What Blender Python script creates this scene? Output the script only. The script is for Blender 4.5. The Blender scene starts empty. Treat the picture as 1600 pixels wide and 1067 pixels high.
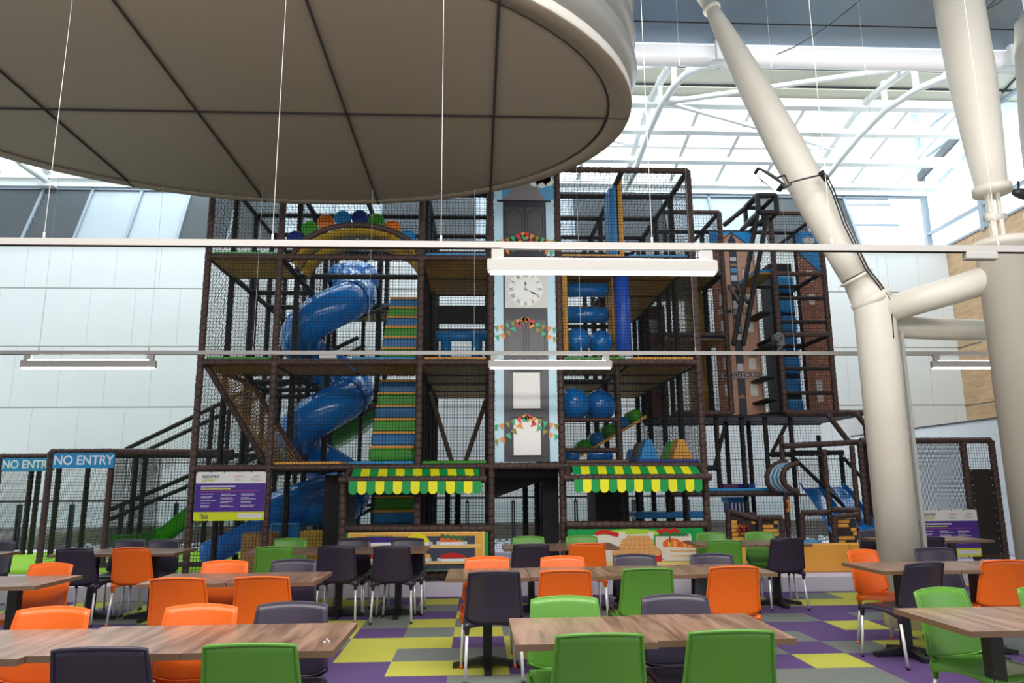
import bpy, math, random
from mathutils import Vector, Matrix
random.seed(7)
PI = math.pi
sc = bpy.context.scene
col = sc.collection

# ---------------------------------------------------------------- camera
F, PIT, ROLL, YAW, EYE = 1146.0, .1908, -.0075, .048, 1.5
cam_data = bpy.data.cameras.new('camera')
cam_data.sensor_width = 36
cam_data.lens = F / 1600 * 36
cam_data.clip_start = .05
cam_data.clip_end = 200
cam = bpy.data.objects.new('camera', cam_data)
col.objects.link(cam)
fwd = Vector((math.sin(YAW) * math.cos(PIT), math.cos(YAW) * math.cos(PIT), math.sin(PIT)))
right0 = Vector((math.cos(YAW), -math.sin(YAW), 0))
up0 = right0.cross(fwd)
cr, sr = math.cos(ROLL), math.sin(ROLL)
right = right0 * cr + up0 * sr
up = up0 * cr - right0 * sr
m = Matrix((right, up, -fwd)).transposed().to_4x4()
m.translation = Vector((0, 0, EYE))
cam.matrix_world = m
sc.camera = cam
cam_data.dof.use_dof = False

# ---------------------------------------------------------------- world and light
world = bpy.data.worlds.new('World')
sc.world = world
world.use_nodes = True
wn = world.node_tree.nodes['Background']
wn.inputs[0].default_value = (.90, .94, 1, 1)
wn.inputs[1].default_value = 1.9
sc.view_settings.view_transform = 'Standard'
sc.view_settings.look = 'None'
sc.view_settings.exposure = 0.55
sc.view_settings.gamma = 1
sc.view_settings.use_curve_mapping = False


def area(name, loc, rot, sx, sy, power, color=(1, 1, 1)):
    d = bpy.data.lights.new(name, 'AREA')
    d.shape = 'RECTANGLE'
    d.size, d.size_y = sx, sy
    d.energy = power
    d.color = color
    o = bpy.data.objects.new(name, d)
    o.location = loc
    o.rotation_euler = rot
    col.objects.link(o)
    return o


# daylight falling through the glazed roof over the play area
area('skylight_daylight', (1, 15.6, 11.2), (math.radians(12.7), 0, 0), 24, 5.5, 1900, (.9, .96, 1))
# ceiling lamps of the dining area, above and behind the camera
area('dining_ceiling_light', (-.5, 2.6, 7.6), (0, 0, 0), 12, 2.0, 620, (1, .96, .90))
# added fill light behind the camera, stands for no known lamp
area('front_fill_light', (0, -2.5, 5.6), (math.radians(68), 0, 0), 12, 1.6, 120, (1, .97, .93))
# the next row of hanging tube lights, just behind the camera
area('dining_tube_light', (.5, .4, 3.0), (math.radians(20), 0, 0), 8, .25, 22, (1, .96, .90))


# out-of-view fill added to brighten the play frame front, not a fitting
area('play_frame_fill', (-.3, 3.0, 4.4), (math.radians(70), 0, 0), 10, .3, 120, (1, .97, .93))
# added fill aimed up at the ceiling lip, no fixture there
area('ceiling_lip_fill', (5.5, 8.9, 7.0), (math.radians(150), 0, 0), 9, .3, 90, (1, .98, .95))


def ray(px, py):
    u2 = (px - 800) / F
    v2 = (533.5 - py) / F
    return right * u2 + up * v2 + fwd


def at(px, py, Y=None, Z=None, X=None):
    """A point of the hall seen at a place of the photo, on the plane Y, Z or X."""
    d = ray(px, py)
    if Y is not None:
        t = Y / d.y
    elif Z is not None:
        t = (Z - EYE) / d.z
    else:
        t = X / d.x
    return Vector((0, 0, EYE)) + d * t


# ---------------------------------------------------------------- materials
def rgb(*c):
    """sRGB 0-255 to linear."""
    return tuple(((v / 255) / 12.92 if v / 255 < .04045 else ((v / 255 + .055) / 1.055) ** 2.4) for v in c)


def mat(name, c, rough=.5, metal=0, spec=.5, noise=0, nscale=20, bump=0, bscale=60, coat=0, stretch=None):
    m = bpy.data.materials.new(name)
    m.use_nodes = True
    nt = m.node_tree
    b = nt.nodes['Principled BSDF']
    b.inputs['Base Color'].default_value = (*c, 1)
    b.inputs['Roughness'].default_value = rough
    b.inputs['Metallic'].default_value = metal
    b.inputs['Specular IOR Level'].default_value = spec
    if coat:
        b.inputs['Coat Weight'].default_value = coat
    tc = None
    if noise or bump:
        tc = nt.nodes.new('ShaderNodeTexCoord')
        src = tc.outputs['Object']
        if stretch:
            mp = nt.nodes.new('ShaderNodeMapping')
            mp.inputs['Scale'].default_value = stretch
            nt.links.new(src, mp.inputs[0])
            src = mp.outputs[0]
    if noise:
        n = nt.nodes.new('ShaderNodeTexNoise')
        n.inputs['Scale'].default_value = nscale
        n.inputs['Detail'].default_value = 4
        nt.links.new(src, n.inputs['Vector'])
        mr = nt.nodes.new('ShaderNodeMapRange')
        mr.inputs[1].default_value = .3
        mr.inputs[2].default_value = .7
        mr.inputs[3].default_value = 1 - noise
        mr.inputs[4].default_value = 1 + noise
        nt.links.new(n.outputs[0], mr.inputs[0])
        mx = nt.nodes.new('ShaderNodeVectorMath')
        mx.operation = 'SCALE'
        mx.inputs[0].default_value = c
        nt.links.new(mr.outputs[0], mx.inputs['Scale'])
        nt.links.new(mx.outputs[0], b.inputs['Base Color'])
    if bump:
        n = nt.nodes.new('ShaderNodeTexNoise')
        n.inputs['Scale'].default_value = bscale
        nt.links.new(src, n.inputs['Vector'])
        bm_ = nt.nodes.new('ShaderNodeBump')
        bm_.inputs['Strength'].default_value = bump
        bm_.inputs['Distance'].default_value = .01
        nt.links.new(n.outputs[0], bm_.inputs['Height'])
        nt.links.new(bm_.outputs[0], b.inputs['Normal'])
    return m


def emis(name, c, s):
    m = bpy.data.materials.new(name)
    m.use_nodes = True
    nt = m.node_tree
    b = nt.nodes['Principled BSDF']
    b.inputs['Base Color'].default_value = (*c, 1)
    b.inputs['Emission Color'].default_value = (*c, 1)
    b.inputs['Emission Strength'].default_value = s
    return m


def glass_mat(name, tint=(.93, .97, .97)):
    m = bpy.data.materials.new(name)
    m.use_nodes = True
    nt = m.node_tree
    nt.nodes.clear()
    out = nt.nodes.new('ShaderNodeOutputMaterial')
    tr = nt.nodes.new('ShaderNodeBsdfTransparent')
    tr.inputs[0].default_value = (*tint, 1)
    gl = nt.nodes.new('ShaderNodeBsdfGlossy')
    gl.inputs['Roughness'].default_value = .03
    mx = nt.nodes.new('ShaderNodeMixShader')
    mx.inputs[0].default_value = .04
    nt.links.new(tr.outputs[0], mx.inputs[1])
    nt.links.new(gl.outputs[0], mx.inputs[2])
    nt.links.new(mx.outputs[0], out.inputs[0])
    return m


def wood_mat(name, dark, light, scale=(1.2, .12, 1), rough=.35, s=9):
    m = bpy.data.materials.new(name)
    m.use_nodes = True
    nt = m.node_tree
    b = nt.nodes['Principled BSDF']
    tc = nt.nodes.new('ShaderNodeTexCoord')
    oi = nt.nodes.new('ShaderNodeObjectInfo')
    ad = nt.nodes.new('ShaderNodeVectorMath')
    ad.operation = 'ADD'
    cx = nt.nodes.new('ShaderNodeCombineXYZ')
    ml = nt.nodes.new('ShaderNodeMath')
    ml.operation = 'MULTIPLY'
    ml.inputs[1].default_value = 37
    nt.links.new(oi.outputs['Random'], ml.inputs[0])
    nt.links.new(ml.outputs[0], cx.inputs[0])
    nt.links.new(ml.outputs[0], cx.inputs[1])
    nt.links.new(tc.outputs['Object'], ad.inputs[0])
    nt.links.new(cx.outputs[0], ad.inputs[1])
    mp = nt.nodes.new('ShaderNodeMapping')
    mp.inputs['Scale'].default_value = scale
    nt.links.new(ad.outputs[0], mp.inputs[0])
    n = nt.nodes.new('ShaderNodeTexNoise')
    n.inputs['Scale'].default_value = s
    n.inputs['Detail'].default_value = 8
    n.inputs['Roughness'].default_value = .65
    n.inputs['Distortion'].default_value = .6
    nt.links.new(mp.outputs[0], n.inputs['Vector'])
    cr_ = nt.nodes.new('ShaderNodeValToRGB')
    cr_.color_ramp.elements[0].position = .33
    cr_.color_ramp.elements[0].color = (*dark, 1)
    cr_.color_ramp.elements[1].position = .66
    cr_.color_ramp.elements[1].color = (*light, 1)
    nt.links.new(n.outputs[0], cr_.inputs[0])
    nt.links.new(cr_.outputs[0], b.inputs['Base Color'])
    b.inputs['Roughness'].default_value = rough
    return m


def brick_mat(name):
    m = bpy.data.materials.new(name)
    m.use_nodes = True
    nt = m.node_tree
    b = nt.nodes['Principled BSDF']
    tc = nt.nodes.new('ShaderNodeTexCoord')
    mp = nt.nodes.new('ShaderNodeMapping')
    mp.inputs['Rotation'].default_value = (PI / 2, 0, 0)
    nt.links.new(tc.outputs['Object'], mp.inputs[0])
    br = nt.nodes.new('ShaderNodeTexBrick')
    br.inputs['Color1'].default_value = (*rgb(205, 140, 112), 1)
    br.inputs['Color2'].default_value = (*rgb(180, 112, 88), 1)
    br.inputs['Mortar'].default_value = (*rgb(130, 84, 68), 1)
    br.inputs['Scale'].default_value = 5
    nt.links.new(mp.outputs[0], br.inputs['Vector'])
    nt.links.new(br.outputs[0], b.inputs['Base Color'])
    b.inputs['Roughness'].default_value = .5
    return m


M = {}
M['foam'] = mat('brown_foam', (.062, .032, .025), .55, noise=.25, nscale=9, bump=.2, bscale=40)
M['foam_dark_shade'] = mat('dark_shaded_foam', (.009, .0065, .0065), .6, noise=.2, nscale=8)  # dark pads, and brown foam with the interior shade put into its colour
M['net'] = mat('black_net', (.008, .008, .01), .8)
M['rope'] = mat('tan_rope', (.34, .20, .08), .8, noise=.3)
M['strap'] = mat('rope_edge', (.06, .035, .02), .8)
M['ply'] = mat('ochre_board', (.36, .20, .022), .6, noise=.2, nscale=3)
M['white'] = mat('white_paint', (.84, .88, .89), .55)
M['wall'] = mat('wall_panel', (.80, .83, .83), .5, noise=.02, nscale=1)
M['seam'] = mat('panel_seam', (.40, .40, .36), .7)
M['steelwhite'] = mat('painted_steel', (.78, .8, .79), .4)
M['cream'] = mat('cream_panel', (.70, .71, .60), .6)
M['column'] = mat('cream_column', (.74, .69, .60), .42, noise=.03, nscale=2)
M['alu'] = mat('aluminium', (.74, .74, .73), .35, metal=.35)
M['black'] = mat('black_metal', (.01, .01, .011), .4)
M['rail'] = mat('rail_paint', (.38, .36, .335), .35)
M['glow'] = emis('lamp_glow', (1, .97, .93), 16)
M['wire'] = mat('steel_wire', (.55, .55, .52), .4)
M['soffit'] = mat('disc_soffit', (.195, .158, .118), .62, noise=.05, nscale=60)
M['rim'] = mat('disc_rim', (.44, .42, .385), .4)
M['drum'] = mat('disc_drum', (.25, .245, .235), .35, metal=.35)
M['gap'] = mat('shadow_gap', (.012, .01, .01), .9)
M['bulk'] = mat('metal_ceiling', (.19, .25, .31), .33, metal=.7, noise=.04, nscale=2)
M['lip'] = mat('bright_lip', (.92, .93, .95), .4, coat=.3)
M['louvre'] = mat('grey_louvre', (.075, .09, .10), .5)
M['louvre2'] = mat('conduit_grey', (.30, .30, .28), .5)
M['frame'] = mat('window_frame', (.24, .29, .34), .4)
M['greypanel'] = mat('grey_blue_panel', (.34, .39, .43), .5)
M['dark'] = mat('dark_trim', (.02, .025, .035), .5)
M['glass'] = glass_mat('clear_glass')
M['glassg'] = glass_mat('green_glass', (.88, .93, .93))
M['timber'] = wood_mat('timber_cladding', (.40, .25, .13), (.56, .38, .22), (.4, .4, 2), .6, 5)
M['skirt'] = wood_mat('timber_skirting', (.13, .10, .085), (.24, .18, .15), (.3, 1, 6), .6, 6)
M['walnut'] = wood_mat('walnut_top', (.095, .046, .027), (.36, .215, .145), (1.6, .16, 1), .28, 8)
M['walnutedge'] = mat('walnut_edge', (.17, .095, .055), .4)
M['orange'] = mat('orange_plastic', (.78, .125, .006), .38, bump=.08, bscale=400)
M['green'] = mat('green_plastic', (.095, .27, .03), .36, bump=.08, bscale=400)
M['purple'] = mat('dark_purple_plastic', (.030, .020, .040), .36, bump=.08, bscale=400)
M['fblue'] = mat('blue_foam', (.01, .19, .48), .4)
M['fsky'] = mat('sky_foam', (.02, .30, .66), .4)
M['fnavy'] = mat('navy_foam', (.015, .04, .27), .4)
M['fgreen'] = mat('green_foam', (.05, .36, .02), .45)
M['forange'] = mat('orange_foam', (.86, .40, .06), .5)
M['fbright'] = mat('vivid_orange', (.90, .22, .01), .45)
M['fyellow'] = mat('yellow_foam', (.62, .40, .03), .5)
M['fpurple'] = mat('plum_foam', (.11, .02, .10), .5)
M['fbrown'] = mat('brown_mat', (.14, .085, .055), .5)
M['slide'] = mat('blue_slide', (.008, .19, .60), .16, coat=.4)
M['slideg'] = mat('green_slide', (.03, .27, .02), .22)
M['plinth'] = mat('lavender_carpet', (.66, .60, .73), .9, noise=.05, nscale=80)
M['lime'] = mat('lime_mat', (.36, .70, .03), .6)
M['awng'] = mat('awning_green', (.008, .34, .07), .35)
M['awny'] = mat('awning_yellow', (.94, .88, .015), .35)
M['banner_w'] = mat('banner_white', (.80, .79, .75), .4)
M['banner_p'] = mat('banner_purple', (.07, .02, .26), .35)
M['banner_y'] = mat('banner_lime', (.70, .76, .01), .4)
M['ink'] = mat('purple_ink', (.06, .03, .13), .5)
M['pink'] = mat('pink_ink', (.75, .12, .18), .5)
M['pale'] = mat('pale_ink', (.72, .68, .80), .5)
M['greyink'] = mat('faint_grey_ink', (.55, .56, .56), .5)
M['sign_blue'] = mat('sign_blue', (.015, .30, .60), .35)
M['sign_white'] = mat('sign_white', (.88, .90, .92), .4)
M['tsky'] = mat('tower_sky', (.54, .77, .88), .33)
M['tblue'] = mat('tower_blue', (.10, .38, .66), .33)
M['tgrey'] = mat('tower_charcoal', (.042, .042, .052), .3)
M['tgrey2'] = mat('tower_grey', (.09, .086, .09), .3)
M['troof'] = mat('tower_roof_grey', (.26, .23, .235), .4)
M['tblack'] = mat('tower_black', (.012, .012, .016), .4)
M['twhite'] = mat('tower_white', (.88, .86, .82), .4)
M['tdial'] = mat('tower_dial', (.88, .88, .84), .4)
M['tplate'] = mat('tower_dial_plate', (.70, .67, .64), .4)
M['b_red'] = mat('bunting_red', (.80, .03, .04), .4)
M['b_or'] = mat('bunting_orange', (.90, .27, .02), .4)
M['b_gr'] = mat('bunting_green', (.04, .42, .20), .4)
M['b_ol'] = mat('bunting_olive', (.30, .26, .02), .4)
M['brick'] = brick_mat('printed_brick')
M['terra'] = mat('terracotta_print', (.66, .36, .24), .5, noise=.08, nscale=3)
M['tan'] = mat('tan_print', (.50, .27, .13), .5)
M['slate'] = mat('slate_print', (.05, .06, .07), .45)
M['skyp'] = mat('sky_print', (.02, .33, .78), .4)
M['pinkplate'] = mat('name_plate_pink', (.62, .50, .50), .5)
M['crate'] = mat('crate_cream', (.80, .72, .62), .5)
M['crate2'] = mat('crate_grey', (.60, .58, .66), .5)
M['shelf'] = mat('shelf_orange', (.85, .42, .06), .5)
M['shelf2'] = mat('shelf_light', (.90, .60, .20), .5)
M['pbg'] = mat('shelf_dark', (.045, .05, .09), .5)
M['peel'] = mat('fruit_red', (.62, .01, .01), .4)
M['carrot'] = mat('carrot_orange', (.85, .14, .02), .4)
M['leaf'] = mat('leaf_green', (.03, .16, .04), .5)
M['leafl'] = mat('lettuce_green', (.40, .62, .04), .5)
M['banana'] = mat('banana_yellow', (.90, .78, .01), .4)
M['aub'] = mat('aubergine_purple', (.05, .02, .20), .4)
M['potato'] = mat('potato_orange', (.78, .38, .13), .5)
M['potline'] = mat('potato_outline', (.55, .22, .06), .5)
M['redbox'] = mat('red_box', (.75, .02, .03), .5)
M['table_yel'] = mat('table_yellow', (.90, .68, .26), .5)
M['stem'] = mat('pumpkin_stem', (.20, .07, .02), .5)
M['pebble'] = mat('white_pebble', (.55, .56, .54), .6)
M['strawf'] = mat('wicker_orange', (.42, .24, .075), .6, noise=.2)
M['cloth_w'] = mat('drum_white', (.75, .78, .80), .4)
M['plank'] = mat('plank_black', (.02, .016, .013), .5)
M['wheelred'] = mat('wheel_red', (.30, .03, .01), .5)
M['hook'] = mat('hook_grey', (.16, .19, .18), .5)
M['lampblack'] = mat('lamp_black', (.015, .015, .015), .4)
CARPET = dict(P=mat('carpet_purple', (.095, .05, .17), .95, noise=.35, nscale=160),
              G=mat('carpet_grey', (.155, .17, .155), .95, noise=.75, nscale=150),
              Y=mat('carpet_lime', (.46, .45, .06), .95, noise=.2, nscale=160))


# ---------------------------------------------------------------- mesh builder
def root_loc(o):
    v = Vector((0, 0, 0))
    while o is not None:
        v = v + o.location
        o = o.parent
    return v


class MB:
    def __init__(self):
        self.v, self.f, self.m = [], [], []
        self.mi = 0
        self.smooth = []
        self.sm = False

    def add(self, vs, fs):
        k = len(self.v)
        self.v += [tuple(p) for p in vs]
        for f in fs:
            self.f.append([k + i for i in f])
            self.m.append(self.mi)
            self.smooth.append(self.sm)
        return self

    def box(self, a, b):
        (x0, y0, z0), (x1, y1, z1) = a, b
        x0, x1 = min(x0, x1), max(x0, x1)
        y0, y1 = min(y0, y1), max(y0, y1)
        z0, z1 = min(z0, z1), max(z0, z1)
        return self.add([(x0, y0, z0), (x1, y0, z0), (x1, y1, z0), (x0, y1, z0), (x0, y0, z1), (x1, y0, z1), (x1, y1, z1), (x0, y1, z1)],
                        [(0, 3, 2, 1), (4, 5, 6, 7), (0, 1, 5, 4), (1, 2, 6, 5), (2, 3, 7, 6), (3, 0, 4, 7)])

    def rbox(self, a, b, r):
        """box with chamfered edges"""
        (x0, y0, z0), (x1, y1, z1) = a, b
        vs, fs = [], []
        for i, z in enumerate((z0, z0 + r, z1 - r, z1)):
            q = r if i in (0, 3) else 0
            for (x, y) in ((x0 + q + r, y0 + q), (x1 - q - r, y0 + q), (x1 - q, y0 + q + r), (x1 - q, y1 - q - r), (x1 - q - r, y1 - q), (x0 + q + r, y1 - q), (x0 + q, y1 - q - r), (x0 + q, y0 + q + r)):
                vs.append((x, y, z))
        for i in range(3):
            for j in range(8):
                fs.append((i * 8 + j, i * 8 + (j + 1) % 8, i * 8 + 8 + (j + 1) % 8, i * 8 + 8 + j))
        fs.append(tuple(range(7, -1, -1)))
        fs.append(tuple(range(24, 32)))
        return self.add(vs, fs)

    def rings(self, rings, cap=True, close=False):
        n = len(rings[0])
        vs = [p for r in rings for p in r]
        fs = []
        L = len(rings)
        for i in range(L if close else L - 1):
            for j in range(n):
                a, b = i * n + j, i * n + (j + 1) % n
                c, d = ((i + 1) % L) * n + (j + 1) % n, ((i + 1) % L) * n + j
                fs.append((a, b, c, d))
        if cap and not close:
            fs.append(tuple(range(n - 1, -1, -1)))
            fs.append(tuple((L - 1) * n + j for j in range(n)))
        return self.add(vs, fs)

    @staticmethod
    def frame(d):
        d = d.normalized()
        a = Vector((0, 0, 1)) if abs(d.z) < .9 else Vector((0, 1, 0))
        u = d.cross(a).normalized()
        return u, u.cross(d).normalized()

    def tube(self, p, q, r, n=8, r2=None, cap=True):
        p, q = Vector(p), Vector(q)
        u, w = self.frame(q - p)
        r2 = r if r2 is None else r2
        s = self.sm
        self.sm = n > 5
        self.rings([[c + (u * math.cos(2 * PI * j / n) + w * math.sin(2 * PI * j / n)) * rr for j in range(n)] for c, rr in ((p, r), (q, r2))], cap)
        self.sm = s
        return self

    def profile(self, p, q, prof, n=16, cap=True):
        """tube from p to q with (t, radius) profile"""
        p, q = Vector(p), Vector(q)
        u, w = self.frame(q - p)
        s = self.sm
        self.sm = True
        self.rings([[p + (q - p) * t + (u * math.cos(2 * PI * j / n) + w * math.sin(2 * PI * j / n)) * rr for j in range(n)] for t, rr in prof], cap)
        self.sm = s
        return self

    def foam(self, p, q, r=.05, seg=.105, n=8):
        """padded play-frame tube: sleeves of foam with a tied pinch between them"""
        p, q = Vector(p), Vector(q)
        L = (q - p).length
        k = max(1, round(L / seg))
        prof = []
        for i in range(k):
            a, b = i / k, (i + 1) / k
            h = (b - a)
            rr = r * random.uniform(.96, 1.04)
            prof += [(a, r * .74), (a + h * .07, rr * .96), (a + h * .25, rr), (a + h * .75, rr), (a + h * .93, rr * .96)]
        prof.append((1, r * .74))
        return self.profile(p, q, prof, n)

    def sweep(self, path, r, n=12, cap=True, rs=None):
        path = [Vector(p) for p in path]
        rings = []
        u = None
        for i, p in enumerate(path):
            d = (path[min(i + 1, len(path) - 1)] - path[max(i - 1, 0)]).normalized()
            if u is None:
                u, w = self.frame(d)
            else:
                u = (u - d * u.dot(d)).normalized()
            w = u.cross(d).normalized()
            rr = rs[i] if rs else r
            rings.append([p + (u * math.cos(2 * PI * j / n) + w * math.sin(2 * PI * j / n)) * rr for j in range(n)])
        s = self.sm
        self.sm = True
        self.rings(rings, cap)
        self.sm = s
        return self

    def grid(self, fn, nu, nv, th=0):
        """surface fn(u,v) u,v in 0..1; th: thickness along normal, closed at the edges"""
        P = [[Vector(fn(i / nu, j / nv)) for i in range(nu + 1)] for j in range(nv + 1)]
        if not th:
            return self.add([p for r in P for p in r], [(j * (nu + 1) + i, j * (nu + 1) + i + 1, (j + 1) * (nu + 1) + i + 1, (j + 1) * (nu + 1) + i) for j in range(nv) for i in range(nu)])
        N = []
        for j in range(nv + 1):
            row = []
            for i in range(nu + 1):
                du = P[j][min(i + 1, nu)] - P[j][max(i - 1, 0)]
                dv = P[min(j + 1, nv)][i] - P[max(j - 1, 0)][i]
                row.append(du.cross(dv).normalized())
            N.append(row)
        W = nu + 1
        K = W * (nv + 1)
        vs = [p for r in P for p in r] + [P[j][i] - N[j][i] * th for j in range(nv + 1) for i in range(W)]
        fs = []
        for j in range(nv):
            for i in range(nu):
                a = j * W + i
                fs.append((a, a + 1, a + W + 1, a + W))
                fs.append((K + a + W, K + a + W + 1, K + a + 1, K + a))
        for i in range(nu):
            fs.append((K + i, K + i + 1, i + 1, i))
            a = nv * W + i
            fs.append((a, a + 1, K + a + 1, K + a))
        for j in range(nv):
            a = j * W
            fs.append((a, a + W, K + a + W, K + a))
            a = j * W + nu
            fs.append((K + a, K + a + W, a + W, a))
        return self.add(vs, fs)

    def prism(self, pts, off):
        """polygon pts extruded by off"""
        off = Vector(off)
        n = len(pts)
        P = [Vector(p) for p in pts]
        return self.add(P + [p + off for p in P], [tuple(range(n)), tuple(range(2 * n - 1, n - 1, -1))] + [(i, i + n, (i + 1) % n + n, (i + 1) % n) for i in range(n)])

    def sphere(self, c, r, nu=16, nv=10, sz=1):
        c = Vector(c)
        s = self.sm
        self.sm = True
        rings = []
        for i in range(1, nv):
            t = PI * i / nv
            rings.append([c + Vector((r * math.sin(t) * math.cos(2 * PI * j / nu), r * math.sin(t) * math.sin(2 * PI * j / nu), -r * math.cos(t) * sz)) for j in range(nu)])
        self.rings(rings, True)
        self.sm = s
        return self

    def build(self, name, mats, parent=None, kind=None):
        me = bpy.data.meshes.new(name)
        off = root_loc(parent)
        me.from_pydata([(x - off.x, y - off.y, z - off.z) for x, y, z in self.v], [], self.f)
        if not isinstance(mats, (list, tuple)):
            mats = [mats]
        for m_ in mats:
            me.materials.append(m_)
        me.polygons.foreach_set('material_index', self.m)
        me.polygons.foreach_set('use_smooth', self.smooth)
        me.update()
        o = bpy.data.objects.new(name, me)
        col.objects.link(o)
        if parent:
            o.parent = parent
        if kind:
            o['kind'] = kind
        return o


def tag(o, label, cat, group=None):
    o['label'] = label
    o['category'] = cat
    if group:
        o['group'] = group
    return o


def thing(name, label, cat, loc=(0, 0, 0), group=None):
    o = bpy.data.objects.new(name, None)
    o.location = loc
    col.objects.link(o)
    return tag(o, label, cat, group)


def solo(mb, name, mats, label, cat, group=None):
    """a thing that is one mesh: origin moved to its base"""
    vs = [Vector(v) for v in mb.v]
    lo = Vector((sum(v.x for v in vs) / len(vs), sum(v.y for v in vs) / len(vs), min(v.z for v in vs)))
    mb.v = [tuple(v - lo) for v in vs]
    o = mb.build(name, mats)
    o.location = lo
    return tag(o, label, cat, group)


def text(name, s, loc, size, m_, parent, rot=(PI / 2, 0, 0), ext=.002, align='CENTER', shear=0, sx=1, weight=0):
    c = bpy.data.curves.new(name, 'FONT')
    c.body = s
    c.size = size
    c.extrude = ext
    c.align_x = align
    c.align_y = 'CENTER'
    c.shear = shear
    c.offset = weight
    c.materials.append(m_)
    tmp = bpy.data.objects.new(name, c)
    me = bpy.data.meshes.new_from_object(tmp)
    bpy.data.objects.remove(tmp)
    bpy.data.curves.remove(c)
    me.name = name
    o = bpy.data.objects.new(name, me)
    o.location = Vector(loc) - root_loc(parent)
    o.rotation_euler = rot
    o.scale = (sx, 1, 1)
    col.objects.link(o)
    o.parent = parent
    return o


def copy_tree(o, parent=None):
    c = o.copy()
    col.objects.link(c)
    if parent is not None:
        c.parent = parent
    for ch in o.children:
        copy_tree(ch, c)
    return c


# the four custom properties live on top-level objects; structure() is for the hall itself
def struct(mb, name, mats):
    return mb.build(name, mats, None, 'structure')


# ================================================================ THE HALL
# carpet tiles 0.5 m
TILES = {}
for c_, s_ in {-2: {7: 'Y', 6: 'G', 5: 'P', 4: 'Y', 3: 'Y', 2: 'G', 1: 'P', 0: 'P', -1: 'P'},
               -1: {8: 'G', 7: 'P', 6: 'G', 5: 'G', 4: 'G', 3: 'P', 2: 'Y', 1: 'Y', 0: 'P', -1: 'P'},
               0: {8: 'P', 7: 'Y', 6: 'G', 5: 'P', 4: 'Y', 3: 'G', 2: 'Y', 1: 'G', 0: 'Y', -1: 'P'},
               1: {8: 'G', 7: 'P', 6: 'P', 5: 'Y', 4: 'G', 3: 'Y', 2: 'P', 1: 'G', 0: 'Y', -1: 'G'},
               2: {8: 'G', 7: 'P', 6: 'Y', 5: 'P', 4: 'P', 3: 'G', 2: 'Y', 1: 'Y', 0: 'P', -1: 'G'},
               6: {7: 'Y', 4: 'P', 3: 'P', 2: 'P', 1: 'G', 0: 'P', -1: 'G', -2: 'P'},
               7: {7: 'Y', 6: 'P', 5: 'G', 4: 'G', 3: 'P', 2: 'G', 1: 'P', 0: 'Y', -1: 'G', -2: 'Y'},
               8: {7: 'Y', 6: 'G', 5: 'P', 4: 'G', 3: 'P', 2: 'P', 1: 'G', 0: 'P', -1: 'P', -2: 'P'},
               9: {7: 'P', 6: 'Y', 5: 'P', 4: 'P', 3: 'Y', 2: 'P', 1: 'Y', 0: 'P', -1: 'P', -2: 'P'},
               10: {7: 'G', 6: 'Y', 5: 'P', 4: 'G', 3: 'P', 2: 'Y', 1: 'Y', 0: 'P', -1: 'G'}}.items():
    for r_, t_ in s_.items():
        TILES[(c_, r_)] = t_
mb = MB()
for c_ in range(-26, 28):
    for r_ in range(-18, 26):
        t_ = TILES.get((c_, r_)) or random.choice('PPPPGGGYYY')
        x0, y0 = -.735 + .5 * c_, 6.26 + .5 * r_
        mb.mi = 'PGY'.index(t_)
        mb.add([(x0, y0, 0), (x0 + .5, y0, 0), (x0 + .5, y0 + .5, 0), (x0, y0 + .5, 0)], [(0, 1, 2, 3)])
struct(mb, 'floor', [CARPET['P'], CARPET['G'], CARPET['Y']])

WY = 18.0
# rear wall of white panels
WX0, WX1 = -16.0, 12.35
zrows = [0, .55, at(700, 722, Y=WY).z, at(700, 636, Y=WY).z, at(700, 543, Y=WY).z, at(700, 454, Y=WY).z, at(700, 384, Y=WY).z]
mb = MB()
for k in range(1, 6):
    z0, z1 = zrows[k], zrows[k + 1]
    off = .035 * (5 - k) * 0
    x = WX0 - (k % 2) * .54
    while x < WX1:
        mb.mi = 0
        mb.box((max(x, WX0), WY, z0 + .03), (min(x + 1.073, WX1), WY + .1, z1))
        mb.mi = 1
        mb.box((max(x + 1.073, WX0), WY + .004, z0), (min(x + 1.08, WX1), WY + .09, z1))
        x += 1.08
    mb.mi = 2
    mb.box((WX0, WY + .01, z0), (WX1, WY + .1, z0 + .03))
struct(mb, 'wall_back', [M['wall'], M['greypanel'], M['seam']])
mb = MB()
mb.box((WX0, WY - .05, 0), (WX1, WY + .1, zrows[1]))
struct(mb, 'baseboard_back', M['skirt'])
# pebbles in a strip at the foot of the rear wall
mb = MB()
rnd = random.Random(3)
for i in range(1500):
    x = rnd.uniform(-9, 8.6)
    mb.sphere((x, rnd.uniform(16.9, 17.9), .04 + rnd.random() * .16), rnd.uniform(.04, .075), 6, 5, .6)
o = mb.build('pebble_bed', M['pebble'])
tag(o, 'strip of white pebbles heaped at the foot of the rear wall', 'pebbles')
o['kind'] = 'stuff'

# clerestory: sloped glazing above the wall
zt = zrows[6]
A0 = at(700, 384, Y=WY)
A1 = at(700, 300, Y=WY + .72)
TY, TZ = WY + .72, A1.z


def cl(x, t, out=0):
    """point on the sloping clerestory, t 0 bottom .. 1 top"""
    return Vector((x, WY + .72 * t - out, zt + (TZ - zt) * t + out * .4))


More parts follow.
